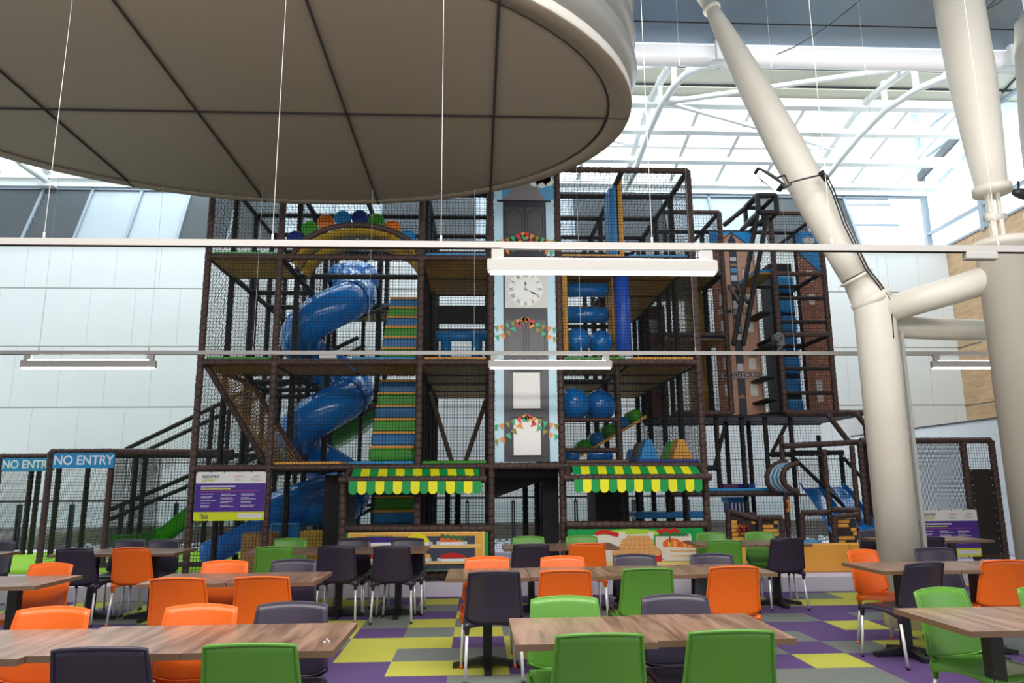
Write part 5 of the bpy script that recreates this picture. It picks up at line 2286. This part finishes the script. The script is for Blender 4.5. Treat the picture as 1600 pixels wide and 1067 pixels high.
# nets on the tower
net((xP, YT + .02, ZB), (xL - xP, 0, 0), (0, 0, ZT - ZB), .05, par=tw)
net((xA, YT + .02, ZB), (xB - xA, 0, 0), (0, 0, ZT - ZB), .05, par=tw, diag=False)
net((xB, YT, ZB), (0, 2.1, 0), (0, 0, ZT - ZB), .055, diag=True, par=tw)
net((xA, YT, ZB), (0, 2.1, 0), (0, 0, ZT - ZB), .055, diag=True, par=tw)
net((xL, YT, ZB), (0, 1.05, 0), (0, 0, ZT - ZB), .055, diag=True, par=tw)
net((xP, YK, ZB), (xB - xP, 0, 0), (0, 0, ZT - ZB), .055, par=tw)

# printed warehouse banners
wy = YM - .07


def wflat(name, m_, pts, lay, par, Y=wy):
    mb = MB()
    P_ = [at(a_, b_, Y=Y) for a_, b_ in pts]
    mb.prism([(p.x, Y - .002 * lay, p.z) for p in P_], (0, .0018, 0))
    return mb.build(name, M[m_] if isinstance(m_, str) else m_, par)


def wrect(name, m_, xc0, xc1, z0, z1, lay, par, Y=wy):
    mb = MB()
    mb.box((xc0, Y - .002 * lay, z0), (xc1, Y - .002 * lay + .0018, z1))
    return mb.build(name, M[m_] if isinstance(m_, str) else m_, par)


wb = thing('warehouse_banner', 'printed terracotta gabled warehouse banner reading WAREHOUSE', 'banner', tuple(at(1160, 650, Y=wy)))
X_0, X_1 = at(1117, 520, Y=wy).x, at(1187, 520, Y=wy).x
XC = at(1153, 520, Y=wy).x
zb0, zt0 = ZB + .03, at(1150, 362, Y=wy).z
zg, za_ = at(1140, 390, Y=wy).z, at(1140, 366, Y=wy).z
wrect('sky_sheet', 'skyp', X_0, X_1, zb0, zt0, 0, wb)
XM = (X_0 + XC) / 2 + .02
mb = MB()
mb.prism([(X_0, wy - .002, zb0), (XM, wy - .002, zb0), (XM, wy - .002, zg + .3), (X_0, wy - .002, zg)], (0, .0018, 0))
mb.build('brick_wall_print', M['brick'], wb)
mb = MB()
mb.prism([(XM, wy - .002, zb0), (X_1, wy - .002, zb0), (X_1, wy - .002, zg), (XC, wy - .002, za_), (XM, wy - .002, zg + .3)], (0, .0018, 0))
mb.build('terracotta_wall_print', M['terra'], wb)
sw = .075
wrect('centre_strip', 'slate', XC - sw, XC + sw, zb0, za_ - .12, 2, wb)
mb = MB()
mb.prism([(XC - sw, wy - .004, za_ - .13), (XC + sw, wy - .004, za_ - .13), (XC, wy - .004, za_ + .02)], (0, .0018, 0))
mb.build('gable_point', M['slate'], wb)
mb = MB()
for (xa1, za1, xb1, zb1) in ((XC, za_ + .02, X_1, zg), (XC, za_ + .02, X_0, zg)):
    mb.prism([(xa1, wy - .007, za1), (xb1, wy - .007, zb1), (xb1, wy - .007, zb1 + .03), (xa1, wy - .007, za1 + .03)], (0, .0018, 0))
mb.build('roof_line', M['slate'], wb)
for py, cc, h in ((381, 'tan', 5), (387, 'tblue', 4), (402, 'pale', 6), (412, 'tan', 4), (419, 'tblue', 7), (430, 'pale', 9), (448, 'tan', 5), (470, 'pale', 13), (499, 'tan', 7), (510, 'tblue', 8), (522, 'pale', 9), (549, 'tan', 6), (568, 'pale', 12)):
    z1_, z0_ = at(1150, py, Y=wy).z, at(1150, py + h, Y=wy).z
    wrect('strip_window', cc, XC - sw + .015, XC + sw - .015, z0_, z1_, 3, wb)
z0_ = at(1157, 622, Y=wy).z
mb = MB()
mb.prism([(XC + .06 * math.cos(PI * k / 10), wy - .006, z0_ + .06 * math.sin(PI * k / 10)) for k in range(11)], (0, .0018, 0))
mb.build('door_arch', M['tan'], wb)
xw0 = XC + .17
for a_, b_ in ((421, 439), (460, 477), (501, 518), (560, 577), (600, 618)):
    z1_, z0_ = at(1170, a_, Y=wy).z, at(1170, b_, Y=wy).z
    wrect('window_print', 'twhite', xw0, xw0 + .14, z0_, z1_, 3, wb)
    wrect('window_lintel', 'tan', xw0 - .02, xw0 + .16, z1_ + .005, z1_ + .04, 2, wb)
for a_, b_ in ((460, 477), (501, 518), (558, 577), (600, 618)):
    z1_, z0_ = at(1120, a_, Y=wy).z, at(1120, b_, Y=wy).z
    wrect('window_print', 'twhite', X_0 + .12, X_0 + .25, z0_, z1_, 3, wb)
for st, a_, b_ in (('MIDDLE', 483, 491.5), ('WAREHOUSE', 582, 591)):
    z1_, z0_ = at(1150, a_, Y=wy).z, at(1150, b_, Y=wy).z
    wrect('name_plate_border', 'tblack', X_0 + .05, X_1 - .05, z0_ - .008, z1_ + .008, 4, wb)
    wrect('name_plate', 'pinkplate', X_0 + .06, X_1 - .06, z0_, z1_, 5, wb)
    text('lettering', st, ((X_0 + X_1) / 2 + .03, wy - .014, (z0_ + z1_) / 2), (z1_ - z0_) * 1.15, M['tblack'], wb, ext=.0006, sx=.95, weight=.002)

wb2 = thing('brick_banner', 'printed brick gable banner with blue sky inside the right half of the tower', 'banner', tuple(at(1275, 640, Y=wy)))
X2_0, X2_1 = at(1256, 520, Y=wy).x, at(1296, 520, Y=wy).x
wrect('sky_sheet', 'skyp', X2_0, X2_1, ZB + .03, at(1270, 362, Y=wy).z, 0, wb2)
mb = MB()
zl, zr2 = at(1255, 395, Y=wy).z, at(1283, 430, Y=wy).z
mb.prism([(X2_0, wy - .002, ZB + .03), (X2_1 - .06, wy - .002, ZB + .03), (X2_1 - .06, wy - .002, zr2), (X2_0, wy - .002, zl)], (0, .0018, 0))
mb.build('brick_wall_print', M['brick'], wb2)
mb = MB()
mb.prism([(X2_1, wy - .006, zr2 - .05), (X2_1, wy - .006, zr2 - .01), (X2_0, wy - .006, zl + .04), (X2_0, wy - .006, zl)], (0, .0018, 0))
mb.build('roof_line', M['slate'], wb2)
mb = MB()
c_ = at(1263, 376, Y=wy)
mb.add([(c_.x + .13 * math.cos(2 * PI * k / 16), wy - .005, c_.z + .075 * math.sin(2 * PI * k / 16) * (1 + .2 * math.cos(3 * k))) for k in range(16)], [tuple(range(16))])
mb.build('cloud_print', M['twhite'], wb2)
for a_, b_ in ((423, 441), (460, 476), (594, 628)):
    z1_, z0_ = at(1275, a_, Y=wy).z, at(1275, b_, Y=wy).z
    wrect('window_print', 'twhite', X2_0 + .15, X2_0 + .27, z0_, z1_, 3, wb2)

# brick print seen inside the main frame's right side
wb3 = thing('brick_banner', 'printed brick panel seen through the right bays behind the blue punch bag', 'banner', (XP[6] + .2, ROW[4] + .1, L2))
xb0, xb1 = at(1003, 520, Y=ROW[4] - .08).x, at(1040, 520, Y=ROW[4] - .08).x
Yq = ROW[4] - .08
mb = MB()
mb.box((xb0, Yq, at(1020, 660, Y=Yq).z), (xb1, Yq + .01, at(1020, 478, Y=Yq).z))
mb.build('brick_wall_print', M['brick'], wb3)
mb = MB()
mb.box((xb0 - .08, Yq, at(1020, 660, Y=Yq).z), (xb0, Yq + .01, at(1020, 488, Y=Yq).z))
mb.build('sky_strip', M['skyp'], wb3)
for a_, b_ in ((499, 520), (580, 600)):
    mb = MB()
    mb.box((xb0 + .16, Yq - .004, at(1020, b_, Y=Yq).z), (xb0 + .33, Yq - .002, at(1020, a_, Y=Yq).z))
    mb.build('window_print', M['twhite'], wb3)

# crane
YC_ = YT - .35
cr_o = thing('play_crane', 'dark tubular play crane leaning in front of the warehouse banner, hook below', 'crane', tuple(at(1160, 540, Y=YC_)))
def ct_(a, b, Y0=YC_, Y1=None, r=.045, name='crane_tube'):
    mb = MB()
    mb.foam(at(a[0], a[1], Y=Y0), at(b[0], b[1], Y=Y0 if Y1 is None else Y1), r, .3)
    mb.build(name, M['foam_dark_shade'], cr_o)
f = [(1183, 305), (1212, 305), (1214, 332), (1185, 332)]
for i in range(4):
    ct_(f[i], f[(i + 1) % 4], r=.05)
    a = at(f[i][0], f[i][1], Y=YC_)
    mb = MB()
    mb.foam(a, a + Vector((0, .6, 0)), .045, .13)
    mb.build('crane_tube', M['foam_dark_shade'], cr_o)
g4 = [at(a_, b_, Y=YC_) + Vector((0, .6, 0)) for a_, b_ in f]
for i in range(4):
    mb = MB()
    mb.foam(g4[i], g4[(i + 1) % 4], .045, .13)
    mb.build('crane_tube', M['foam_dark_shade'], cr_o)
ct_((1180, 312), (1131, 352), YC_ + .5)
ct_((1184, 334), (1158, 360), YC_)
ct_((1183, 336), (1146, 540), YC_, name='crane_leg')
ct_((1199, 336), (1161, 540), YC_, name='crane_leg')
ct_((1139, 447), (1156, 474), YM - .1, YC_, .04)
ct_((1152, 447), (1169, 473), YM - .1, YC_, .04)
mb = MB()
p = at(1216, 527, Y=YC_ + .1)
mb.profile(p + Vector((-.0, -.05, 0)), p + Vector((0, .12, 0)), [(0, .075), (.1, .08), (.9, .08), (1, .075)], 20)
mb.rbox((p.x - .01, p.y - .02, p.z - .16), (p.x + .11, p.y + .1, p.z + .05), .02)
mb.build('pulley_block', M['hook'], cr_o)
mb = MB()
for k in range(5):
    a_ = 2 * PI * k / 5
    q = p + Vector((.04 * math.cos(a_), -.056, .04 * math.sin(a_)))
    mb.profile(q, q + Vector((0, .01, 0)), [(0, .013), (1, .013)], 8)
mb.build('pulley_holes', M['foam_dark_shade'], cr_o)
mb = MB()
hk = [p + Vector((.05, .02, -.16))] + [p + Vector((.04 + .055 * math.cos(t), .02, -.235 + .06 * math.sin(t))) for t in [math.radians(d) for d in range(90, 380, 22)]]
mb.sweep(hk, .02, 8)
mb.build('hook', M['hook'], cr_o)

# ---- toddler deck
td = thing('toddler_play_structure', 'low brown padded toddler play frame under the warehouse tower', 'play frame', tuple(at(1240, 850, Y=YT)))
x5 = XP[7]
xr_ = at(1350, 645, Y=YT).x
zd = at(1150, 771, Y=YT).z
beam((xA, YT, ZB), (xr_, YT, ZB), .052, 'foam', td, 'beam')
beam((x5, YM, ZB - .02), (xr_, YM, ZB - .02), .052, 'foam_dark_shade', td, 'beam')
beam((x5, YM + .6, ZB - .04), (xr_, YM + .6, ZB - .04), .052, 'foam_dark_shade', td, 'beam')
beam((xA, YT, ZB), (xA - .35, YM, ZB), .05, 'foam_dark_shade', td, 'beam')
beam((x5, YT, zd), (at(1240, 771, Y=YT).x, YT, zd), .045, 'foam', td, 'beam')
mb = MB()
mb.box((x5, YT + .05, ZB - .06), (xr_, YM + .6, ZB - .03))
mb.build('deck_board', M['foam_dark_shade'], td)
for px, pa, pb, dy in ((1122, 660, 767, .2), (1137, 660, 757, 1.1), (1163, 660, 800, .2), (1174, 660, 806, 1.1), (1199, 660, 765, .2), (1226, 680, 838, -.1), (1242, 660, 838, .3), (1282, 680, 760, 1.2), (1316, 704, 760, 1.2)):
    Yp = YT + dy
    x = at(px, (pa + pb) / 2, Y=Yp).x
    z1_ = ZB if pa < 670 else at(px, pa, Y=Yp).z
    beam((x, Yp, L0 if pb > 790 else max(L0, at(px, pb, Y=Yp).z)), (x, Yp, z1_), .046, 'foam_dark_shade' if dy != -.1 else 'foam', td, 'post')
for px, pa, pb, dy in ((1294, 702, 850, -.3), (1338, 696, 850, -.3), (1357, 690, 850, -.1)):
    Yp = YT + dy
    x = at(px, (pa + pb) / 2, Y=Yp).x
    beam((x, Yp, L0), (x, Yp, at(px, pa, Y=Yp).z), .046, 'foam', td, 'post')
for a_, b_, dy in (((1133, 664), (1117, 729), .2), ((1229, 662), (1206, 708), .2), ((1240, 715), (1320, 792), .1), ((1318, 715), (1362, 764), .6)):
    pbeam(a_, b_, YT + dy, td, 'foam_dark_shade', .035)
for a_, b_, dy, mm in (((1102, 731), (1124, 731), .2, 'foam_dark_shade'), ((1204, 710), (1240, 710), .2, 'foam_dark_shade'), ((1224, 697), (1357, 690), -.2, 'foam'), ((1238, 708), (1318, 707), .8, 'foam_dark_shade'),
                       ((1292, 646), (1326, 690), -.1, 'foam'), ((1338, 646), (1352, 664), -.1, 'foam')):
    pbeam(a_, b_, YT + dy, td, mm, .05)
beam((at(1352, 664, Y=YT - .1).x, YT - .1, at(1352, 664, Y=YT - .1).z), (at(1355, 690, Y=YT - .1).x, YT - .1, at(1355, 690, Y=YT - .1).z), .045, 'foam', td, 'post')
mb = MB()
a, b = at(1104, 763, Y=YT + .08), at(1203, 769, Y=YT + .08)
mb.rbox((a.x, YT + .06, b.z), (b.x, YM + .5, a.z), .01)
mb.build('floor_mat', M['fsky'], td)
net((x5, YM + .62, L0), (xr_ - x5, 0, 0), (0, 0, ZB - L0), .055, par=td)
net((at(1240, 700, Y=YT).x, YT, L0 + .4), (xr_ - at(1240, 700, Y=YT).x - .3, 0, 0), (0, 0, at(1240, 710, Y=YT).z - L0 - .4), .05, par=td)
for (p0_, p1_, cc, lab) in ((1129, 1155, 'fpurple', 'plum foam pad lying on the toddler deck, left of the navy one'), (1155, 1181, 'fnavy', 'navy foam pad lying on the toddler deck')):
    a, b = at(p0_, 756, Y=YT + .3), at(p1_, 763, Y=YT + .3)
    mb = MB()
    mb.rbox((a.x + .003, YT + .3, at(1150, 763.3, Y=YT + .08).z + .003), (b.x - .003, YT + .6, a.z), .01)
    solo(mb, 'foam_pad', M[cc], lab, 'foam pad', 'foam pads on the toddler deck')

# striped round tunnel mouth
tn = thing('striped_hood', 'curved blue and white striped hood between two bent brown tubes', 'hood', tuple(at(1222, 768, Y=YT - .3)))
PA = [(1230, 722), (1214, 724), (1203, 732), (1198, 745), (1200, 757), (1208, 765), (1220, 769)]
PB = [(1247, 724), (1236, 726), (1226, 733), (1222, 745), (1226, 757), (1236, 765), (1248, 769)]
LA = [at(a_, b_, Y=YT - .12) for a_, b_ in PA]
LB = [at(a_, b_, Y=YT - .4) for a_, b_ in PB]
def lerp_list(L_, t):
    t *= len(L_) - 1
    i = min(int(t), len(L_) - 2)
    return L_[i].lerp(L_[i + 1], t - i)
for L_ in (LA, LB):
    mb = MB()
    nn = 26
    mb.sweep([lerp_list(L_, i / nn) for i in range(nn + 1)], .05, 8, rs=[.052 if i % 2 else .040 for i in range(nn + 1)])
    mb.build('bent_tube', M['foam'], tn)
for k in range(7):
    mb = MB()
    mb.grid(lambda u, v: lerp_list(LA, v).lerp(lerp_list(LB, v), .06 + .88 * (k + u) / 7), 1, 14, .004)
    mb.build('stripe', M['sign_blue'] if k % 2 == 0 else M['cloth_w'], tn)

# blue slides
SG = 'blue slides of the toddler area'
for pts_, lab in ((((1249, 763), (1283, 763), (1258, 775), (1293, 775), (1276, 800), (1310, 800), (1290, 826), (1326, 826), (1302, 846), (1340, 846)), 'left blue toddler slide coming down towards the orange wall'),
                  (((1290, 762), (1320, 762), (1300, 772), (1332, 774), (1318, 796), (1350, 798), (1336, 824), (1368, 824), (1350, 846), (1385, 846)), 'right blue toddler slide partly behind the cream column')):
    Ys = [YT + .6, YT + .45, YT + .05, YT - .35, YT - .75]
    Lf = [at(*pts_[2 * i], Y=Ys[i]) for i in range(5)]
    Rt = [at(*pts_[2 * i + 1], Y=Ys[i]) for i in range(5)]
    mb = MB()
    mb.sm = True
    def sfn(u, v):
        p_ = lerp_list(Lf, v).lerp(lerp_list(Rt, v), u)
        e = max(0, abs(u - .5) * 2 - .75) / .25
        return p_ + Vector((0, 0, .1 * e))
    mb.grid(sfn, 16, 16, .02)
    solo(mb, 'toddler_slide', M['slide'], lab, 'slide', SG)

# pirate ship panels
def planks(name, x0_, y0_, x1_, y1_, Y, par, seed):
    a, b = at(x0_, y0_, Y=Y), at(x1_, y1_, Y=Y)
    mb = MB()
    mb.box((a.x, Y, b.z), (b.x, Y + .02, a.z))
    mb.build(name, M['plank'], par)
    r3 = random.Random(seed)
    mb = MB()
    n = max(3, int((a.z - b.z) / .06))
    for k in range(n):
        z = b.z + (a.z - b.z) * k / n
        x = a.x
        while x < b.x - .02:
            w = r3.uniform(.06, .3)
            if r3.random() < .55:
                mb.box((x, Y - .003, z + .006), (min(x + w, b.x), Y, z + (a.z - b.z) / n - .006))
            x += w
    mb.build('plank_print', M['shelf'], par)
sh = thing('ship_panel', 'pirate ship play panel with orange planks and a ship wheel', 'play panel', tuple(at(1180, 845, Y=11.7)))
Ysp = 11.7
pbeam((1138, 797), (1138, 879), Ysp, sh, 'foam', .045, name='post')
pbeam((1138, 798), (1182, 811), Ysp, sh, 'foam', .045)
pbeam((1160, 804), (1180, 804), Ysp + .3, sh, 'foam', .04)
pbeam((1184, 809), (1222, 809), Ysp, sh, 'foam', .045)
pbeam((1187, 810), (1188, 879), Ysp, sh, 'foam', .045, name='post')
pbeam((1222, 810), (1223, 879), Ysp, sh, 'foam', .045, name='post')
planks('plank_board', 1142, 806, 1184, 870, Ysp + .02, sh, 1)
planks('plank_board', 1191, 813, 1219, 870, Ysp + .02, sh, 2)
mb = MB()
c_ = at(1162, 828, Y=Ysp - .02)
rg_ = [c_ + Vector((.085 * math.cos(2 * PI * k / 20), 0, .085 * math.sin(2 * PI * k / 20))) for k in range(21)]
mb.sweep(rg_, .01, 6)
for k in range(8):
    a_ = 2 * PI * k / 8
    mb.tube(c_, c_ + Vector((.125 * math.cos(a_), 0, .125 * math.sin(a_))), .007, 6)
mb.profile(c_ - Vector((0, .01, 0)), c_ + Vector((0, .02, 0)), [(0, .025), (1, .025)], 10)
mb.build('ship_wheel', M['wheelred'], sh)
sh2 = thing('ship_panel', 'second pirate plank panel right of the blue toddler slide', 'play panel', tuple(at(1320, 845, Y=11.6)))
pbeam((1252, 801), (1298, 801), 11.7, sh2, 'foam', .045)
pbeam((1253, 801), (1254, 903), 11.7, sh2, 'foam', .045, name='post')
pbeam((1299, 796), (1342, 798), 11.6, sh2, 'foam', .045)
pbeam((1303, 808), (1342, 804), 11.5, sh2, 'foam', .045)
pbeam((1304, 808), (1306, 903), 11.5, sh2, 'foam', .05, name='post')
planks('plank_board', 1308, 811, 1342, 870, 11.55, sh2, 4)
# blue stool table with stripes
sb = thing('striped_counter', 'small dark blue counter with white striped skirt under the toddler deck', 'counter', tuple(at(1150, 800, Y=YM)))
a, b = at(1138, 777, Y=YT + .4), at(1166, 785, Y=YT + .4)
mb = MB()
mb.rbox((a.x, YT + .4, b.z), (b.x, YT + .8, a.z), .01)
mb.build('top', M['fblue'], sb)
mb = MB()
zz0 = at(1150, 802, Y=YT + .4).z
mb.box((a.x + .03, YT + .42, zz0), (b.x - .02, YT + .78, b.z))
mb.build('skirt', M['fnavy'], sb)
for k in range(4):
    xx = a.x + .05 + k * .065
    mb = MB()
    mb.box((xx, YT + .415, zz0), (xx + .03, YT + .421, b.z))
    mb.build('stripe', M['cloth_w'], sb)
mb = MB()
mb.box((a.x + .1, YT + .5, L0), (b.x - .1, YT + .7, zz0))
mb.build('stand', M['foam_dark_shade'], sb)

# orange foam wall and round mat
a, b, c_ = at(1108, 850, Y=10.98), at(1352, 850, Y=10.98), at(1325, 850, Y=10.98)
OG = 'long orange foam wall blocks'
zo = at(1258, 850, Y=10.98).z
for x0_, x1_, lab in ((a.x, c_.x - .004, 'long orange foam wall block behind the right-hand chairs'), (c_.x + .004, at(1405, 850, Y=10.98).x, 'short orange foam wall block ending behind the cream column')):
    mb = MB()
    mb.rbox((x0_, 10.93, L0 - .03), (x1_, 11.15, zo), .012)
    solo(mb, 'foam_wall', M['forange'], lab, 'foam wall', OG)
mb = MB()
p = at(1268, 845, Y=11.35)
mb.profile((p.x, 11.55, L0), (p.x, 11.55, p.z - .05), [(0, .24), (1, .24)], 28)
solo(mb, 'round_stool', M['fgreen'], 'green round foam drum behind the orange wall', 'foam drum')
mb = MB()
mb.profile((p.x, 11.55, p.z - .05), (p.x, 11.55, p.z - .01), [(0, .235), (1, .235)], 28)
solo(mb, 'round_cushion', M['fsky'], 'blue round pad lying on the green foam drum', 'foam pad')
mb = MB()
mb.tube(at(1233, 772, Y=YT - .3), at(1235, 825, Y=YT - .3), .006, 6)
solo(mb, 'hanging_cord', M['black'], 'thin dark cord hanging below the striped hood', 'cord')
mb = MB()
for k, py in enumerate((783, 790, 797)):
    q = at(1232 + (k % 2) * 2, py, Y=YT - .33)
    mb.rbox((q.x - .025, q.y, q.z - .035), (q.x + .02, q.y + .03, q.z + .03), .006)
mb.tube(at(1232, 780, Y=YT - .32), at(1234, 800, Y=YT - .32), .012, 6)
solo(mb, 'rope_toy', M['fbright'], 'small orange toy threaded on the cord below the striped hood', 'toy')

# ---- right fence with the second rules sign
rf_ = thing('padded_fence', 'brown padded fence with dense dark net, right of the cream column', 'fence', tuple(at(1480, 872, Y=12.2)))
YF = 12.2
zf = at(1546, 688, Y=YF).z
xf1 = at(1560, 780, Y=YF).x
xf0 = at(1515, 780, Y=YF).x
xfl = at(1352, 780, Y=YF).x
for x in (xfl, xf0, xf1):
    beam((x, YF, L0 - .03), (x, YF, zf), .055, 'foam', rf_, 'post')
beam((xfl, YF, zf), (xf1, YF, zf), .055, 'foam', rf_, 'beam')
beam((xf0, YF, L0 + .03), (xf1, YF, L0 + .03), .045, 'foam', rf_, 'beam')
net((xfl, YF, L0), (xf0 - xfl, 0, 0), (0, 0, zf - L0), .021, .0042, par=rf_)
net((xf0, YF, L0 + 1), (xf1 - xf0, 0, 0), (0, 0, zf - L0 - 1), .045, par=rf_)
mb = MB()
zk = at(1540, 733, Y=YF).z
mb.box((xf0 + .05, YF - .01, L0), (xf1 - .05, YF + .01, zk))
pk = mb.build('black_panel', M['black'], rf_)
mb = MB()
for k in range(12):
    z = L0 + .08 + k * (zk - L0 - .1) / 11
    for x in (xf0 + .08, xf1 - .08):
        mb.box((x - .006, YF - .016, z - .006), (x + .006, YF - .009, z + .006))
mb.build('eyelets', M['alu'], pk)
rules(YF - .1, ((1427, 798), (1524, 795), (1536, 868), (1438, 872)), 'TODDLER AREA', 'white, purple and lime RULES OF PLAY sign low on the right-hand fence')
